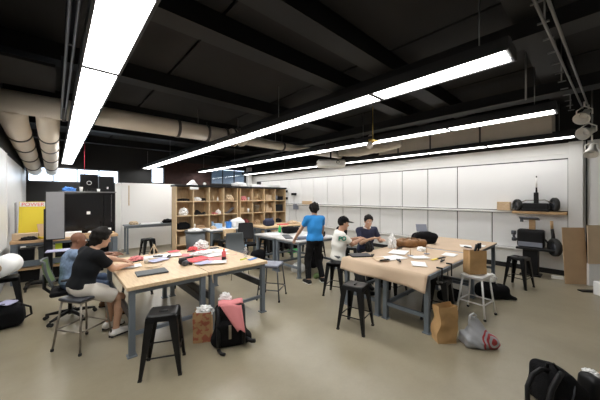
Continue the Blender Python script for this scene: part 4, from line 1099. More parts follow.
# grey plastic bag with red rings
s = SDF((-.3, -.25, 0), (.3, .25, .45), .009)
s.rbox((.02, 0, .07), (.20, .13, .07), .06, 0); s.rc((.01, 0, .09), (-.02, 0, .31), .16, .03, .05); s.rc((-.05, 0, .2), (-.09, 0, .33), .04, .018, .05)
s.wob(.013, 24, 6); s.cut((0, 0, .0), (0, 0, -1))
t = tag(s.build('plastic_bag', M['rings'], None, (0, 0, 0)), 'grey plastic bag with red rings on floor beside paper bag', 'bag'); t.location = (3.93, 1.02, 0); t.rotation_euler.z = R(-42)
MB().tube([(-.09, 0, .31), (-.10, -.02, .37), (-.05, -.01, .39), (-.01, .0, .36), (-.02, .0, .31)], .012, 8).build('handle', M['plastic_bag'], t)
# black floor bag by white stool, white stuff in it
s = SDF((-.4, -.3, 0), (.4, .3, .4), .012); s.rbox((0, 0, .12), (.26, .15, .12), .08, 0); s.rc((-.15, 0, .2), (.0, 0, .27), .09, .07, .08); s.rc((.2, -.06, .06), (.32, -.16, .03), .05, .03, .05); s.wob(.012, 12, 11); s.cut((0, 0, .0), (0, 0, -1))
t = tag(s.build('black_bag', M['blackc'], None, (0, 0, 0)), 'slumped black cloth bag on floor behind the white stool', 'bag'); t.location = (5.95, 1.32, 0); t.rotation_euler.z = R(-40)
crumple('tissue', (-.02, 0, .30), (.10, .07, .09), M['paper'], None, None, 75, .4, 13, None, t)
s = SDF((-.3, -.3, 0), (.3, .3, .3), .012); s.rbox((0, 0, .08), (.2, .15, .085), .06, 0); s.wob(.012, 12, 12); s.cut((0, 0, .0), (0, 0, -1))
t = tag(s.build('black_bag', M['blackc'], None, (0, 0, 0)), 'low black cloth bag on floor under the white stool', 'bag'); t.location = (5.30, 1.80, 0)
# black backpack close to the camera
t = empty('backpack', (3.27, .27, 0), 'black padded rucksack with looped straps alone on open floor', 'backpack', R(-42))
s = SDF((-.35, -.3, 0), (.45, .3, .45), .01); s.rbox((.02, .04, .15), (.12, .15, .17), .07, 0, Matrix.Rotation(R(10), 4, 'Y')); s.rbox((.12, .0, .11), (.10, .13, .12), .06, .05); s.wob(.006, 13, 8); s.cut((0, 0, .0), (0, 0, -1))
s.build('body', M['blackc'], t)
MB().tube([(-.04, .0, .31), (-.12, -.02, .335), (-.21, -.04, .30), (-.275, -.06, .21), (-.29, -.08, .10), (-.24, -.10, .02)], .019, 10).build('strap', M['blackp'], t)
MB().tube([(.01, -.07, .33), (-.06, -.11, .31), (-.14, -.14, .24), (-.18, -.16, .14), (-.15, -.17, .03)], .023, 10).build('strap', M['blackp'], t)
MB().tube([(-.03, .02, .31), (-.045, .0, .37), (.0, -.01, .375), (.05, .0, .32)], .012, 8).build('grab_handle', M['blackp'], t)
m = MB(); m.tube([(.02, -.13, .05), (.05, -.14, .2), (.11, -.09, .27), (.18, .0, .25)], .006, 6); m.build('zip', M['gun'], t)
s = SDF((-.2, -.2, 0), (.2, .2, .35), .009); s.rbox((0, 0, .12), (.06, .09, .13), .045, 0, Matrix.Rotation(R(8), 4, 'Y')); s.wob(.004, 14, 3); s.cut((0, 0, .0), (0, 0, -1))
t = tag(s.build('pouch', M['blackp'], None, (0, 0, 0)), 'small black upright pouch between rucksack and brown carton', 'pouch'); t.location = (3.56, .04, 0); t.rotation_euler.z = R(-42)
t = tag(MB().box((0, 0, .065), (.26, .2, .13), bev=.006).jitter(.008, 6, 2).xf(Matrix.Translation((0, 0, .006))).build('carton', M['card'], None, (3.80, -.03, 0), R(-35)), 'brown carton on open floor beside the black rucksack', 'box')
crumple('tissue', (-.07, .04, .13), (.07, .06, .05), M['paper'], None, None, 77, .4, 13, None, t)

# ------------------------------------------------------------------ things on the brown paper and grey tables
KZ = .8125
t = empty('laptop', (4.0, 2.83, KZ), 'closed dark laptop on brown paper before capped person', 'laptop', R(-35))
MB().b2((-.18, -.125, .0), (.18, .125, .012), .003).build('base', M['blackp'], t); MB().b2((-.18, -.125, .0125), (.18, .125, .020), .003).build('lid', M['gun'], t)
def soft_bag(name, loc, r, m, label, cat, seed, rz):
    s = SDF((-.5, -.3, 0), (.5, .3, .45), .012); s.rbox((0, 0, r[2] * .5), (r[0], r[1], r[2] * .55), r[2] * .4, 0); s.rc((-r[0] * .4, 0, r[2] * .8), (r[0] * .3, 0, r[2] * .9), r[2] * .35, r[2] * .3, .06); s.wob(.016, 11, seed); s.cut((0, 0, 0), (0, 0, -1))
    o = tag(s.build(name, M[m], None, (0, 0, 0)), label, cat); o.location = loc; o.rotation_euler.z = rz
    return o
o = soft_bag('leather_bag', (5.54, 2.66, KZ), (.30, .16, .13), 'brown', 'slouched brown leather bag on the brown paper', 'bag', 3, R(-42))
m = MB(); m.tube([(-.2, -.1, .15), (-.1, -.18, .2), (.05, -.18, .19), (.18, -.1, .12)], .012, 8); m.build('strap', M['brown'], o)
o = soft_bag('black_bag', (6.15, 2.62, KZ), (.26, .15, .22), 'blackc', 'slouched black bag on table behind the leather bag', 'bag', 5, R(-42))
MB().box((0, 0, 0), (.24, .02, .17), Matrix.Rotation(R(-20), 4, 'X'), .006).build('grey_flap', M['seatgrey'], o).location = (-.05, .03, .34)
ks = [(4.15, 1.85, .30, .21, 30, 'paper', 'white paper sheet near the table edge with clamps'), (4.25, 2.35, .42, .30, -18, 'paper', 'large white paper sheet in the middle of brown paper'), (5.22, 1.78, .30, .21, 4, 'paper', 'white paper sheet near the white stool side of table'),
      (4.75, 2.5, .42, .30, 15, 'paper', 'large white paper sheet before the leather bag'), (3.98, 2.42, .30, .21, 50, 'card2', 'pale brown card near the hanging paper edge'), (6.35, 1.85, .30, .21, 20, 'paper', 'white paper sheet on the table closest to wall'), (4.6, 2.05, .30, .21, -35, 'paper', 'white paper sheet beside the small wire stand'), (6.6, 1.62, .25, .1, 5, 'paper', 'narrow white paper at corner of table closest to wall')]
for i, (x, y, w, h, a, mm, lab) in enumerate(ks): sheet('paper_sheet', x, y, KZ + i * .0014, w, h, R(a), M[mm], lab, 'paper', 'papers on the brown paper tables', sd=i * 2.3 + 50)
for k, (x, y, a, lab) in enumerate(((4.07, 2.62, 30, 'black tool on brown paper beside the dark laptop'), (3.92, 2.30, -20, 'black tool at the hanging edge of brown paper'), (4.05, 2.12, 40, 'black cutter lying on pale brown card'), (4.55, 1.66, 10, 'black scissors by the clamps at table edge'), (5.0, 2.62, 0, 'dark tool lying before the leather bag'), (6.15, 1.75, 60, 'black stapler on the table closest to wall'))):
    m = MB(); m.box((0, .010, .012), (.17, .02, .018), R(5), .004); m.box((0, -.010, .012), (.17, .02, .018), R(-5), .004); m.cyl((.02, 0, 0), (.02, 0, .024), .012)
    tag(m.build('hand_tool', M['blackp'], None, (x, y, KZ + .016), R(a)), lab, 'tool')
tag(MB().b2((-.16, -.02, 0), (.0, .02, .008)).build('folding_rule', M['yellow'], None, (4.72, 1.80, KZ + .004), R(-8)), 'yellow ruler lying near the clamped table edge', 'ruler')
tag(MB().b2((-.0, -.02, 0), (.22, .02, .010)).build('folding_rule', M['blackp'], None, (4.74, 1.795, KZ + .004), R(-8)), 'black ruler continuing from the yellow ruler', 'ruler')
for k, (x, y, lab) in enumerate(((4.60, 2.20, 'small grey wire stand in the middle of brown paper'), (4.98, 2.08, 'small wire stand closer to the white stool'))):
    t = empty('wire_stand', (x, y, KZ + .012), lab, 'stand'); MB().cyl((0, 0, 0), (0, 0, .008), .05).build('base', M['seatgrey'], t); MB().cyl((0, 0, .0), (0, 0, .11), .006).build('rod', M['card'], t)
for k, (x, lab) in enumerate(((4.05, 'black clamp on table edge above standing paper bag'), (4.42, 'black clamp on table edge further from paper bag'))):
    t = empty('bar_clamp', (x, 1.492, .80), lab, 'clamp', 0, 'clamps on the table edge')
    m = MB(); m.b2((-.012, -.02, -.14), (.012, -.008, .05)); m.b2((-.012, -.02, .03), (.012, .06, .05)); m.build('frame', M['blackp'], t)
    m = MB(); m.cyl((0, .04, -.15), (0, .04, -.045), .008); m.cyl((0, .04, -.19), (0, .04, -.14), .014); m.b2((-.012, -.02, -.17), (.012, .06, -.15)); m.build('screw', M['cable'], t)
crumple('white_model', (5.12, 2.84, KZ), (.08, .07, .16), M['paper'], 'white crumpled paper model held by the navy shirt person', 'model', 81, .5, 10)
crumple('white_model', (5.22, 2.28, KZ), (.09, .07, .05), M['paper'], 'low white crumpled model before the leather bag', 'model', 82, .5, 10)
crumple('dark_model', (4.42, 2.98 - .06, KZ), (.08, .05, .12), M['blackp'], 'small dark model between the two seated makers', 'model', 83, .4, 10)
tag(MB().lathe([(.03, 0), (.04, .11), (.036, .11), (.026, .01), (0, .01)], n=16).build('cup', M['paper'], None, (6.85, 2.75, KZ)), 'white cup on the table behind black slouched bag', 'cup')
GZ = .8405
o = soft_bag('black_bag', (4.95, 5.85, GZ), (.24, .16, .16), 'blackc', 'black soft bag on the second grey topped table', 'bag', 7, R(10))
tag(MB().box((0, 0, .035), (.30, .12, .07), bev=.02).build('grey_pouch', M['seatgrey'], None, (4.35, 4.75, GZ), R(-20)), 'pale grey pouch before the person in blue tee', 'pouch')
tag(MB().b2((-.30, -.09, 0), (.30, .09, .02), .004).build('flat_panel', M['gun'], None, (4.35, 5.28, GZ), R(60)), 'flat dark panel on the grey topped table', 'panel')
sheet('paper_sheet', 4.98, 5.1, GZ, .42, .30, R(12), M['paper'], 'white paper sheet on the grey topped table', sd=90)
sheet('paper_sheet', 4.4, 5.9, GZ, .42, .30, R(-22), M['paper'], 'white paper sheet on the second grey topped table', sd=93)
o = soft_bag('black_bag', (4.98, 4.72, GZ), (.17, .12, .13), 'blackc', 'black tool pouch under the hand of the blue tee person', 'bag', 9, R(30))
bottle((4.75, 6.1, GZ), .04, .2, 'green2', 'green2', 'bright green bottle on the second grey topped table')
o = soft_bag('rucksack', (5.85, 4.75, .632), (.17, .14, .36), 'blackc', 'black rucksack sitting on a stool by grey topped table', 'bag', 10, R(10))
soft_bag('black_bag', (5.5, 7.45, 0), (.30, .2, .42), 'blackc', 'black sack on floor under the pale wood topped table', 'bag', 21, R(5))
soft_bag('black_bag', (6.3, 7.45, 0), (.30, .2, .36), 'blackc', 'second black sack under pale wood table, further along', 'bag', 22, R(-5))
soft_bag('black_bag', (4.1, 8.0, 0), (.30, .2, .40), 'blackc', 'black sack on floor under the white topped table', 'bag', 23, R(5))
soft_bag('black_bag', (3.9, 5.9, 0), (.16, .16, .42), 'blackc', 'black bag standing on floor at the grey topped table end', 'bag', 24, R(5))
soft_bag('black_bag', (5.1, 5.1, 0), (.24, .2, .36), 'blackc', 'black bag on floor under the first grey topped table', 'bag', 25, R(5))
o = soft_bag('white_bag', (4.45, 4.95, 0), (.15, .13, .20), 'paper', 'white plastic bag on floor under the grey topped table', 'bag', 12, R(0))
o = soft_bag('green_bag', (4.42, 4.30, 0), (.07, .05, .10), 'green_mesh', 'small green bag on floor by the standing person', 'bag', 13, R(0))
o = soft_bag('white_bag', (4.45, 7.95, .861), (.22, .16, .26), 'paper', 'white puffy bag on white topped table behind mesh chair', 'bag', 14, R(0))
o = soft_bag('navy_bag', (5.35, 7.5, .881), (.18, .14, .2), 'navy', 'navy soft bag on the pale wood topped table', 'bag', 15, R(0))
tag(MB().b2((-.07, -.07, 0), (.07, .07, .2), .008).build('blue_jar', M['bluep'], None, (4.12, 7.95, .861)), 'blue square container on the white topped table', 'jar')
tag(MB().b2((-.12, -.08, 0), (.12, .08, .15), .008).build('white_tub', M['paleblue'], None, (3.82, 8.1, .861)), 'pale blue tub on the white topped table', 'tub')
crumple('paper_ball', (3.6, 7.95, .861), (.09, .07, .06), M['card2'], 'beige crumpled paper on the white topped table', 'paper', 91, .4, 12)
sheet('paper_sheet', 3.75, 7.85, .861, .4, .2, R(5), M['paper'], 'white sheet near the edge of white topped table', sd=97)
tag(MB().b2((-.2, -.09, 0), (.2, .09, .03), .004).build('red_tray', M['red'], None, (5.9, 7.4, .881)), 'flat red tray on the pale wood topped table', 'tray')
tag(MB().b2((-.16, -.1, 0), (.16, .1, .10), .006).build('green_crate', M['green2'], None, (5.9, 6.85, 0)), 'bright green crate on floor before pale wood topped table', 'crate')
crumple('scrap_pile', (6.4, 7.45, .881), (.2, .12, .07), M['card2'], 'beige scrap pile on the pale wood topped table', 'scrap', 92, .4, 12)
t = empty('rubbish_bin', (2.98, 7.75, 0), 'round dark grey rubbish bin before the cubby shelf', 'bin')
MB().lathe([(.22, 0), (.27, .85), (.26, .85), (.21, .03), (0, .03)], n=28).build('body', M['grey_plastic'], t)
MB().lathe([(.285, .84), (.295, .86), (.295, .90), (.275, .90), (.26, .84), (.285, .84)], n=28).build('rim', M['grey_plastic'], t)
crumple('liner', (0, 0, .80), (.2, .2, .10), M['paper'], None, None, 93, .3, 9, None, t)

# ------------------------------------------------------------------ panelled wall: shelf board, machine, cardboard
tag(MB().b2((8.56, .47, 1.44), (8.86, 1.46, 1.499), .004).build('shelf_plank', M['plank'], None), 'brown wooden plank shelf carrying the black chassis', 'shelf')
tag(MB().box((0, 0, .11), (.16, .28, .22), bev=.006).build('wood_block', M['block'], None, (8.77, 1.66, 1.502)), 'pale wood block on ledge beside the black chassis', 'block')
tag(MB().box((0, 0, .08), (.16, .55, .16), bev=.006).build('wood_block', M['block'], None, (8.80, 9.2, 1.502)), 'pale wood block on the ledge behind the standing person', 'block')
def wheel(parent, c, r, w, axis='Y', yaw=0.0):
    q = Matrix.Rotation(yaw, 3, 'Z')
    o = MB().lathe([(r * .55, -w / 2), (r * .92, -w / 2), (r, -w * .3), (r, w * .3), (r * .92, w / 2), (r * .55, w / 2), (r * .5, 0), (r * .55, -w / 2)], c, 28, axis, q).build('wheel', M['rubber'], parent)
    MB().lathe([(.02, -w * .4), (r * .52, -w * .25), (r * .52, w * .25), (.02, w * .4)], c, 20, axis, q).build('hub', M['gun'], o)
t = empty('wheeled_chassis', (8.68, 1.0, 1.50), 'black two-wheeled chassis resting on the wooden plank shelf', 'chassis')
m = MB(); m.b2((-.10, -.22, .05), (.10, .26, .20), .02); m.b2((-.12, -.24, .0), (.12, .28, .06), .01); m.build('body', M['blackp'], t)
MB().cyl((0, -.33, .17), (0, .36, .17), .018).build('axle', M['gun'], t)
wheel(t, (0, -.32, .17), .165, .08, 'Y', R(28)); wheel(t, (0, .37, .15), .145, .08, 'Y', R(40))
m = MB(); m.tube([(.0, -.3, .20), (0, -.15, .28), (0, .0, .27)], .012, 8); m.tube([(0, .33, .20), (0, .2, .27), (0, .05, .27)], .012, 8); m.build('strut', M['bare'], t)
m = MB(); m.b2((-.06, -.04, .10), (-.0, .05, .46), .01); m.tube([(-.03, 0, .45), (-.03, 0, .62), (-.03, 0, .86)], [.02, .014, .012], 8); m.build('mast', M['blackp'], t)
MB().cyl((-.03, 0, .58), (-.03, 0, .82), .021).build('mast_sleeve', M['white_metal'], t)
t = empty('pedestal_machine', (8.40, 1.05, 0), 'black wheeled machine on a pedestal below plank shelf', 'machine')
m = MB(); m.b2((-.12, -.12, .02), (.12, .16, .62), .015); m.b2((-.17, -.17, 0), (.17, .21, .03)); m.build('pedestal', M['blackp'], t)
MB().b2((-.20, -.42, .61), (.2, .28, .66), .01).build('platform', M['black'], t)
s = SDF((-.3, -.4, .6), (.3, .5, 1.3), .014); s.rbox((0, .02, .87), (.13, .25, .21), .05, 0); s.build('housing', M['blackp'], t)
MB().b2((-.142, -.20, .68), (-.128, .24, .79), .006).build('front_cover', M['seatgrey'], t)
MB().b2((-.05, -.06, 1.06), (.05, .05, 1.34)).build('neck', M['plank'], t)
m = MB(); m.box((-.08, .04, 1.34), (.22, .36, .03), Matrix.Rotation(R(16), 4, 'Y'), .008); m.b2((-.17, .14, 1.26), (-.13, .20, 1.34)); m.build('control_panel', M['gun'], t)
m = MB(); m.tube([(0, .25, .80), (-.04, .33, .85), (-.04, .35, 1.0)], .03, 8); m.cyl((-.06, .29, .98), (-.06, .38, .98), .05); m.cyl((-.06, .29, .82), (-.06, .37, .82), .045); m.build('motor', M['gun'], t)
m = MB(); m.tube([(0, -.36, .68), (-.02, -.37, .95), (0, -.35, 1.12)], [.045, .035, .03], 10); m.tube([(0, -.2, .9), (-.02, -.28, .8), (-.02, -.34, .72)], .02, 8); m.build('fork', M['blackp'], t)
MB().cyl((0, -.35, 1.10), (0, -.34, 1.30), .028).build('grip', M['plank'], t)
wheel(t, (-.10, -.40, .72), .20, .09, 'Y', R(35)); bpy.context.view_layer.update()
tag(MB().box((0, 0, .595), (.014, .44, 1.19), Matrix.Rotation(R(4), 4, 'Y')).build('cardboard_sheet', M['card'], None, (8.20, .33, .005), R(42)), 'tall brown cardboard sheet propped near the black machine', 'cardboard')
t = empty('cardboard_sheet', (8.42, -.06, 0), 'paler wide cardboard sheet behind the tall brown one', 'cardboard', R(42))
MB().box((0, -.10, .86), (.014, .75, .80), Matrix.Rotation(R(2), 4, 'Y')).build('sheet', M['card2'], t)
MB().box((.02, -.10, .23), (.05, .70, .46)).build('foam_base', M['paper'], t)
tag(MB().box((0, 0, .13), (.16, .3, .26), bev=.02).build('white_box', M['panel'], None, (7.62, -.10, 0), R(42)), 'small white box on floor before the cardboard sheets', 'box')
tag(MB().b2((-.10, -.3, 0), (.02, .08, .02)).build('floor_bar', M['blackp'], None, (7.72, .2, 0), R(42)), 'dark flat bar on floor before the cardboard sheets', 'bar')
tag(MB().b2((-.05, -.1, 0), (.05, .1, .05)).build('wood_offcut', M['paper'], None, (8.45, .62, 0), R(10)), 'small white offcut on floor at the machine foot', 'offcut')
# wall boxes far along the panelled wall
for k, (y, z, h, w, mm, lab) in enumerate(((10.85, 2.08, .12, .34, 'blackp', 'topmost small black wall box behind the cubby shelf'), (10.15, 1.93, .12, .3, 'blackp', 'middle small black wall box nearest the standing person'), (10.85, 1.72, .12, .34, 'blackp', 'lowest small black wall box behind the cubby shelf'), (10.0, 1.24, .28, .3, 'seatgrey', 'grey wall box under the small black ones'))):
    t = empty('wall_box', (XR - .04, y, z), lab, 'wall box', 0, 'boxes on the panelled wall')
    MB().b2((-.10, -w / 2, 0), (0, w / 2, h), .008).build('case', M[mm], t); MB().tube([(-.03, 0, 0), (-.03, .02, -.25), (-.02, 0, -.5)], .008, 6).build('cable', M['cable'], t)

# ------------------------------------------------------------------ people
V = Vector
def nrm(v): return Vector(v).normalized()
def ik(S, T, l1, l2, pole):
    d = T - S; L = min(max(d.length, abs(l1 - l2) + .02), (l1 + l2) * .995); u = d.normalized(); T = S + u * L
    a = (l1 * l1 - l2 * l2 + L * L) / (2 * L); h = math.sqrt(max(l1 * l1 - a * a, 0))
    p = Vector(pole); p = (p - u * p.dot(u)).normalized()
    return S + u * a + p * h, T
def person(label, Pv, N, Hc, right, face, wr, wl, ar, al, kr=None, kl=None, toe=None, toe_r=None, skin='skin_tan',
           shirt=None, sleeve=.55, pants=None, leg_cut=1.0, shoes='blackp', hair='hair', hairstyle='short', sole=None,
           palm=(0, 0, -1), elbow_r=None, elbow_l=None, curl=.5, collar=False, s=1.0):
    Pv, N, Hc = V(Pv), V(N), V(Hc)
    t = (N - Pv).normalized(); r = nrm(V(right) - t * V(right).dot(t)); f = t.cross(r)
    hf = nrm(face); u = (V((0, 0, 1)) - hf * hf.z).normalized(); hr = hf.cross(u)
    toe = nrm(toe or (f.x, f.y, 0)); toe_r = nrm(toe_r or toe)
    down = V((0, 0, -1))
    PR = []   # (tag, kind, args, k)
    def rc(tag_, a, b, ra, rb, k=.02, flat=None): PR.append((tag_, 'rc', (a, b, ra * s, rb * s), k, flat))
    def el(tag_, c, rad, axes, k=.02): PR.append((tag_, 'el', (c, [q * s for q in rad], axes), k, None))
    TL = (N - Pv).length
    rc('pelvis', Pv - r * .065, Pv + r * .065, .112, .112, .03, (f, .95))
    rc('belly', Pv + t * .04, Pv + t * .24 * TL / .5, .118, .112, .05, (r, 1.2))
    rc('chest', Pv + t * .26 * TL / .5, N - t * .13, .115, .118, .06, (r, 1.33))
    SJ = {}; EL = {}; WR = {}
    for sg, tg, wt, pole in ((1, 'R', wr, elbow_r), (-1, 'L', wl, elbow_l)):
        S = N - t * .06 + r * sg * .175 * s
        rc('shoulder', N - t * .045 + r * sg * .03, S, .056, .055, .05)
        E, W = ik(S, V(wt), .285 * s, .25 * s, pole or (r * sg * .6 + down - f * .5))
        rc('uarm' + tg, S, E, .052, .041, .03); rc('farm' + tg, E, E.lerp(W, .35), .041, .041, .015); rc('farm' + tg, E.lerp(W, .35), W, .041, .027, .015)
        SJ[tg], EL[tg], WR[tg] = S, E, W
        hd = (W - E).normalized(); pn = V(palm) - hd * V(palm).dot(hd)
        if pn.length < .1: pn = V((0, 1, 0)) - hd * hd.y
        pn.normalize(); sd = hd.cross(pn) * 1.0
        hd = (hd + pn * .1).normalized()
        rc('hand', W + hd * .015, W + hd * .03, .025, .026, .015, (pn, .8))
        rc('hand', W + hd * .04, W + hd * .082, .023, .024, .015, (sd, 1.65))
        tdir = sg
        for i, (o, Lf) in enumerate(((.031, .92), (.0105, 1.0), (-.0105, .94), (-.031, .76))):
            b = W + hd * (.098 - abs(o) * .18) + sd * o * tdir
            d = (hd + sd * o * tdir * 3.2).normalized(); p = b
            for j, (ln, rr) in enumerate(((.042, .0092), (.026, .0085), (.021, .0075))):
                ang = curl * (.45, .75, .55)[j]; ax = d.cross(pn)
                d = (d * math.cos(ang) + pn * math.sin(ang)).normalized()
                q = p + d * ln * Lf; rc('hand', p, q, rr, rr * .93, .004); p = q
        b = W + hd * .03 + sd * .026 * tdir; d = (hd * .75 + sd * .75 * tdir + pn * .35).normalized()
        q = b + d * .042; rc('hand', b, q, .0125, .0105, .008); rc('hand', q, q + (d + hd * .6).normalized() * .032, .0105, .009, .004)
    HP = {}; KN = {}; AN = {}
    for sg, tg, at, pole, td in ((1, 'R', ar, kr, toe_r), (-1, 'L', al, kl, toe)):
        Hp = Pv - t * .02 + r * sg * .085
        K, A = ik(Hp, V(at), .43 * s, .42 * s, pole or (f + V((0, 0, .3))))
        rc('thigh' + tg, Hp, K, .084, .056, .03); rc('shin' + tg, K, K.lerp(A, .3), .055, .054, .02); rc('shin' + tg, K.lerp(A, .3), A, .054, .036, .02)
        rc('foot' + tg, A + down * .042 - td * .035, A + down * .052 + td * .15, .037, .029, .02, (nrm(td.cross(down)), 1.15))
        rc('foot' + tg, A, A + down * .035 + td * .03, .036, .036, .02)
        HP[tg], KN[tg], AN[tg] = Hp, K, A
    rc('neck', N - t * .04, Hc - u * .05 - hf * .012, .056, .052, .03)
    el('head', Hc + u * .032 - hf * .008, (.076, .096, .092), (hr, hf, u), .02)
    el('head', Hc - u * .035 + hf * .022, (.060, .072, .082), (hr, hf, u), .04)
    rc('head', Hc - u * .088 + hf * .062, Hc - u * .085 + hf * .066, .024, .022, .03)
    rc('head', Hc + u * .008 + hf * .086, Hc - u * .03 + hf * .108, .008, .013, .012)
    rc('head', Hc + u * .028 + hf * .078 - hr * .035, Hc + u * .028 + hf * .078 + hr * .035, .012, .012, .015)
    for sg in (-1, 1): el('ear', Hc + hr * sg * .077 - hf * .008 - u * .008, (.010, .020, .032), (nrm(hr + hf * sg * .4), hf, u), .008)
    def emit(S, items, inf=0.0):
        for tg, kd, a, k, fl in items:
            if kd == 'rc': S.rc(*a, k=k, flat=fl, inf=inf)
            else: S.ell(a[0], a[1], k, a[2], inf=inf)
    allp = []
    for tg, kd, a, k, fl in PR:
        if kd == 'rc': allp += [V(a[0]), V(a[1])]
        else: allp.append(V(a[0]))
    lo = [min(p[i] for p in allp) - .15 for i in range(3)]; hi = [max(p[i] for p in allp) + .15 for i in range(3)]
    lo[2] = max(lo[2], -.01)
    S = SDF(lo, hi, .0055); emit(S, PR)
    for sg in (-1, 1):   # eye sockets
        S.ell(Hc + hf * .098 + hr * sg * .031 + u * .006, (.013, .013, .010), .008, None, True)
    org = (Pv.x, Pv.y, min(AN['R'].z, AN['L'].z) - .085)
    body = S.build('person', M[skin], None, org); tag(body, label, 'person')
    og = org
    # face
    for sg in (-1, 1):
        e = MB().ell(Hc + hf * .083 + hr * sg * .031 + u * .006 - V(og), (.0125, .0125, .0125), 12).build('eye', M['eye'], body)
        MB().ell(Hc + hf * .0915 + hr * sg * .031 + u * .006 - V(og), (.0055, .0055, .0055), 10).build('iris', M['iris'], e)
        a = Hc + hf * .093 + u * .030 - V(og)
        MB().tube([a + hr * sg * .016, a + hr * sg * .032 + u * .004 - hf * .004, a + hr * sg * .046 - u * .001 - hf * .014], [.0035, .004, .0025], 8).build('eyebrow', M['hair'], body)
    a = Hc + hf * .0925 - u * .058 - V(og)
    MB().tube([a - hr * .022 - hf * .008, a, a + hr * .022 - hf * .008], [.003, .0065, .003], 8).build('lips', M['lip'], body)
    # shirt
    if shirt:
        inf = .014; Q = SDF(lo, hi, .007)
        keep = ('pelvis', 'belly', 'chest', 'shoulder')
        emit(Q, [p for p in PR if p[0] in keep], inf)
        Q.cut(Pv - t * .02, -t); Q.cut(N + t * .012 - f * .01, t + f * .35)
        for tg in 'RL':
            if sleeve <= 1:
                e = SJ[tg].lerp(EL[tg], sleeve); d = (EL[tg] - SJ[tg]).normalized(); rr = .060
                G = SDF(lo, hi, .007); G.rc(SJ[tg], e + d * .06, .066, rr, 0); G.cut(e, d)
            else:
                k2 = sleeve - 1; e = EL[tg].lerp(WR[tg], k2); d = (WR[tg] - EL[tg]).normalized()
                G = SDF(lo, hi, .007); G.rc(EL[tg], e + d * .05, .056, .046, 0); G.cut(e, d)
                G.rc(SJ[tg], EL[tg], .066, .057, .02)
            h = np.maximum(.03 - np.abs(Q.F - G.F), 0) / .03
            Q.F = np.minimum(Q.F, G.F) - h * h * .03 * .25
        Q.wob(.0035, 22, 3)
        so = Q.build('shirt', M[shirt], body, og)
        if collar:
            m = MB(); pts = []
            for k in range(15):
                a = -2.5 + 5.0 * k / 14
                pts.append(N + t * .022 + (f * math.cos(a) * .068 + r * math.sin(a) * .075) - f * .01 - t * .03 * max(0, math.cos(a)) - V(og))
            m.tube(pts, .012, 8); m.build('collar', M[collar], so)
    if pants:
        Q = SDF(lo, hi, .007)
        emit(Q, [p for p in PR if p[0] in ('pelvis', 'belly')], .010)
        for tg in 'RL':
            Hp, K, A = HP[tg], KN[tg], AN[tg]
            if leg_cut < .6:
                e = Hp.lerp(K, leg_cut * 2); d = (K - Hp).normalized()
                G = SDF(lo, hi, .007); G.rc(Hp, e + d * .06, .100, .085, 0); G.cut(e, d)
            else:
                e = K.lerp(A, leg_cut * .96); d = (A - K).normalized()
                G = SDF(lo, hi, .007); G.rc(K, e + d * .05, .073, .058, 0); G.cut(e, d); G.rc(Hp, K, .098, .073, .02)
            h = np.maximum(.02 - np.abs(Q.F - G.F), 0) / .02; Q.F = np.minimum(Q.F, G.F) - h * h * .02 * .25
        Q.cut(Pv + t * .06, t, (Pv.x - .3, Pv.y - .3, Pv.z - .0), (Pv.x + .3, Pv.y + .3, Pv.z + .4))
        Q.wob(.003, 20, 5)
        Q.build('shorts' if leg_cut < .6 else 'trousers', M[pants], body, og)
    for tg, td in (('R', toe_r), ('L', toe)):
        A = AN[tg]; Q = SDF(A - V((.28, .28, .10)), A + V((.28, .28, .05)), .006)
        emit(Q, [p for p in PR if p[0] == 'foot' + tg], .008); Q.cut(A + V((0, 0, .012)), (0, 0, 1)); Q.cut(A + V((0, 0, -.086)), (0, 0, -1))
        sh = Q.build('shoe', M[shoes], body, og)
        if sole:
            m = MB(); w_ = nrm(td.cross(down)); pts = []
            for k in range(20):
                a = 2 * PI * k / 20; c = A + td * .058 - V(og)
                pts.append(c + td * math.cos(a) * .142 + w_ * math.sin(a) * .047 + down * .088)
            m.poly(pts, (0, 0, .022)); m.build('sole', M[sole], sh)
    if hairstyle == 'short' or hairstyle == 'full':
        b = .016 if hairstyle == 'short' else .026
        Q = SDF(Hc - V((.17, .17, .17)), Hc + V((.17, .17, .19)), .006)
        Q.ell(Hc + u * .036 - hf * .012, (.078 + b, .098 + b, .092 + b), 0, (hr, hf, u))
        if hairstyle == 'full': Q.rc(Hc - hf * .07 - u * .02, Hc - hf * .075 - u * .075, .065, .045, .04)
        Q.cut(Hc + hf * .058 + u * .04, hf * .85 - u * .62); Q.cut(Hc - u * (.06 if hairstyle == 'short' else .11), -u)
        Q.wob(.004 if hairstyle == 'short' else .009, 60 if hairstyle == 'short' else 38, 2); Q.build('hair', M[hair], body, og)
    if hairstyle == 'cap':
        Q = SDF(Hc - V((.17, .17, .12)), Hc + V((.17, .17, .12)), .006)
        Q.ell(Hc + u * .036 - hf * .012, (.086, .106, .100), 0, (hr, hf, u)); Q.cut(Hc + hf * .02 + u * .045, hf * .95 - u * .25); Q.cut(Hc - u * .06, -u)
        Q.build('hair', M[hair], body, og)
        Q = SDF(Hc - V((.24, .24, .12)), Hc + V((.24, .24, .19)), .006)
        Q.ell(Hc + u * .045 - hf * .006, (.092, .112, .100), 0, (hr, hf, u)); Q.cut(Hc + u * .04, -u)
        Q.rc(Hc + u * .050 + hf * .09, Hc + u * .040 + hf * .155, .075, .062, .0, flat=(u, .11))
        cap = Q.build('cap', M['blackc'], body, og)
        MB().ell(Hc + u * .147 - hf * .006 - V(og), (.010, .010, .006), 10).build('button', M['blackp'], cap)
    return body, SJ, EL, WR, V(og)

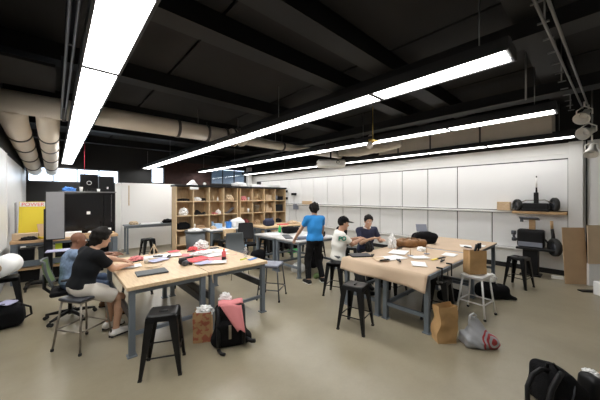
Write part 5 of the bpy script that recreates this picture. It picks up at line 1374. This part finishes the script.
# standing person in the blue tee
person('person in bright blue tee and black trousers standing with back turned', (4.15, 4.10, .93), (4.18, 4.14, 1.44), (4.20, 4.17, 1.585),
       (.94, -.34, 0), (.55, .80, -.22), (4.62, 4.34, .98), (3.97, 4.56, .90), (4.31, 4.03, .09), (4.00, 4.14, .09),
       toe=(.1, .95, 0), toe_r=(.5, .85, 0), skin='skin_light', shirt='blue', sleeve=.62, pants='trousers', shoes='blackp', sole='white_metal', hairstyle='full')
# seated person with cap and jersey
b, SJ, EL, WR, og = person('seated person in black cap and off-white jersey with green letters', (3.98, 3.32, .70), (4.01, 3.29, 1.20), (4.06, 3.25, 1.345),
       (-.6, -.8, 0), (.86, -.50, -.14), (4.36, 3.08, 1.03), (4.50, 3.26, 1.02), (4.30, 2.92, .09), (4.48, 3.14, .09),
       toe=(.8, -.6, 0), skin='skin_tan', shirt='jersey', sleeve=.72, pants='grey_cloth', shoes='blackp', hairstyle='cap', palm=(0, 0, -1))
shirt4 = [c for c in b.children if c.name.startswith('shirt')][0]
# seated person in navy
person('seated person in navy shirt facing the brown paper table', (5.06, 3.44, .70), (5.0, 3.36, 1.19), (4.96, 3.29, 1.335),
       (-.85, .52, 0), (-.62, -.74, -.22), (4.80, 3.12, .99), (5.09, 3.04, .95), (4.72, 3.12, .09), (4.96, 2.98, .09),
       toe=(-.5, -.85, 0), skin='skin_light', shirt='navy', sleeve=.6, pants='trousers', hairstyle='short', collar='paper')
# person on stool with shorts
person('person in black tee and beige shorts leaning over table on metal stool', (.24, 4.38, .725), (.36, 4.40, 1.175), (.455, 4.41, 1.305),
       (.30, -.95, 0), (.93, .32, -.25), (.74, 4.50, .885), (.80, 4.76, .885), (.60, 4.32, .095), (.56, 4.62, .095),
       toe=(.95, .2, 0), skin='skin_light', shirt='tee', sleeve=.66, pants='shorts', leg_cut=.42, shoes='white_metal', sole='rubber', hairstyle='full',
       kr=(1, -.1, .5), kl=(1, .1, .5))
# bald person
person('bald person in pale blue work shirt seated in green backed chair', (.17, 5.44, .55), (.21, 5.50, 1.02), (.275, 5.53, 1.165),
       (.12, -1, 0), (.99, .0, -.15), (.68, 5.32, .885), (.70, 5.62, .885), (.68, 5.08, .09), (.62, 5.60, .09),
       toe=(1, -.1, 0), skin='skin_dark', shirt='denim', sleeve=1.7, pants='jeans', shoes='brown', sole='rubber', hairstyle='none')

# green letters printed on the jersey sleeve
from mathutils.bvhtree import BVHTree
bv = BVHTree.FromPolygons([v.co for v in shirt4.data.vertices], [p.vertices for p in shirt4.data.polygons])
cu = bpy.data.curves.new('lettering', 'FONT'); cu.body = 'PO'; cu.size = .105; cu.align_x = 'CENTER'; cu.align_y = 'CENTER'; cu.offset = .006
o = bpy.data.objects.new('lettering', cu); C.objects.link(o)
me = bpy.data.meshes.new_from_object(o.evaluated_get(bpy.context.evaluated_depsgraph_get())); bpy.data.objects.remove(o)
bm = bmesh.new(); bm.from_mesh(me)
bmesh.ops.subdivide_edges(bm, edges=[e for e in bm.edges if e.calc_length() > .012], cuts=4, use_grid_fill=True)
bmesh.ops.triangulate(bm, faces=bm.faces[:])
n = Vector((-.70, -.70, .12)).normalized(); ux = Vector((.70, -.70, 0)).normalized(); uy = n.cross(ux)
base = SJ['R'].lerp(EL['R'], .34) - og - ux * .055
for v in bm.verts:
    p = base + ux * (v.co.x - .01) + uy * v.co.y + n * .3
    h = bv.ray_cast(p, -n, .6)
    v.co = (h[0] + n * .003) if h[0] else (p - n * .21)
bm.to_mesh(me); bm.free(); me.materials.clear(); me.materials.append(M['green'])
lt = bpy.data.objects.new('lettering', me); C.objects.link(lt); lt.parent = shirt4

# ------------------------------------------------------------------ daylight, camera, view
w = bpy.data.worlds.new('world'); scene.world = w; w.use_nodes = True
bg = w.node_tree.nodes['Background']; bg.inputs['Color'].default_value = (.80, .90, 1.0, 1); bg.inputs['Strength'].default_value = 2.2
cam = bpy.data.cameras.new('camera'); co = bpy.data.objects.new('camera', cam); C.objects.link(co)
cam.sensor_width = 36; cam.lens = 36 * 270 / 600; cam.clip_start = .05; cam.clip_end = 60
cam.shift_y = -3 / 600
co.location = (0, 0, 1.85); co.rotation_euler = (R(90), 0, -math.atan2(.6717, .7408))
scene.camera = co
scene.view_settings.view_transform = 'Standard'; scene.view_settings.look = 'None'
scene.view_settings.exposure = EXPO; scene.view_settings.gamma = 1
scene.view_settings.use_curve_mapping = False
scene.cycles.use_denoising = True
scene.cycles.max_bounces = 8; scene.cycles.diffuse_bounces = 5
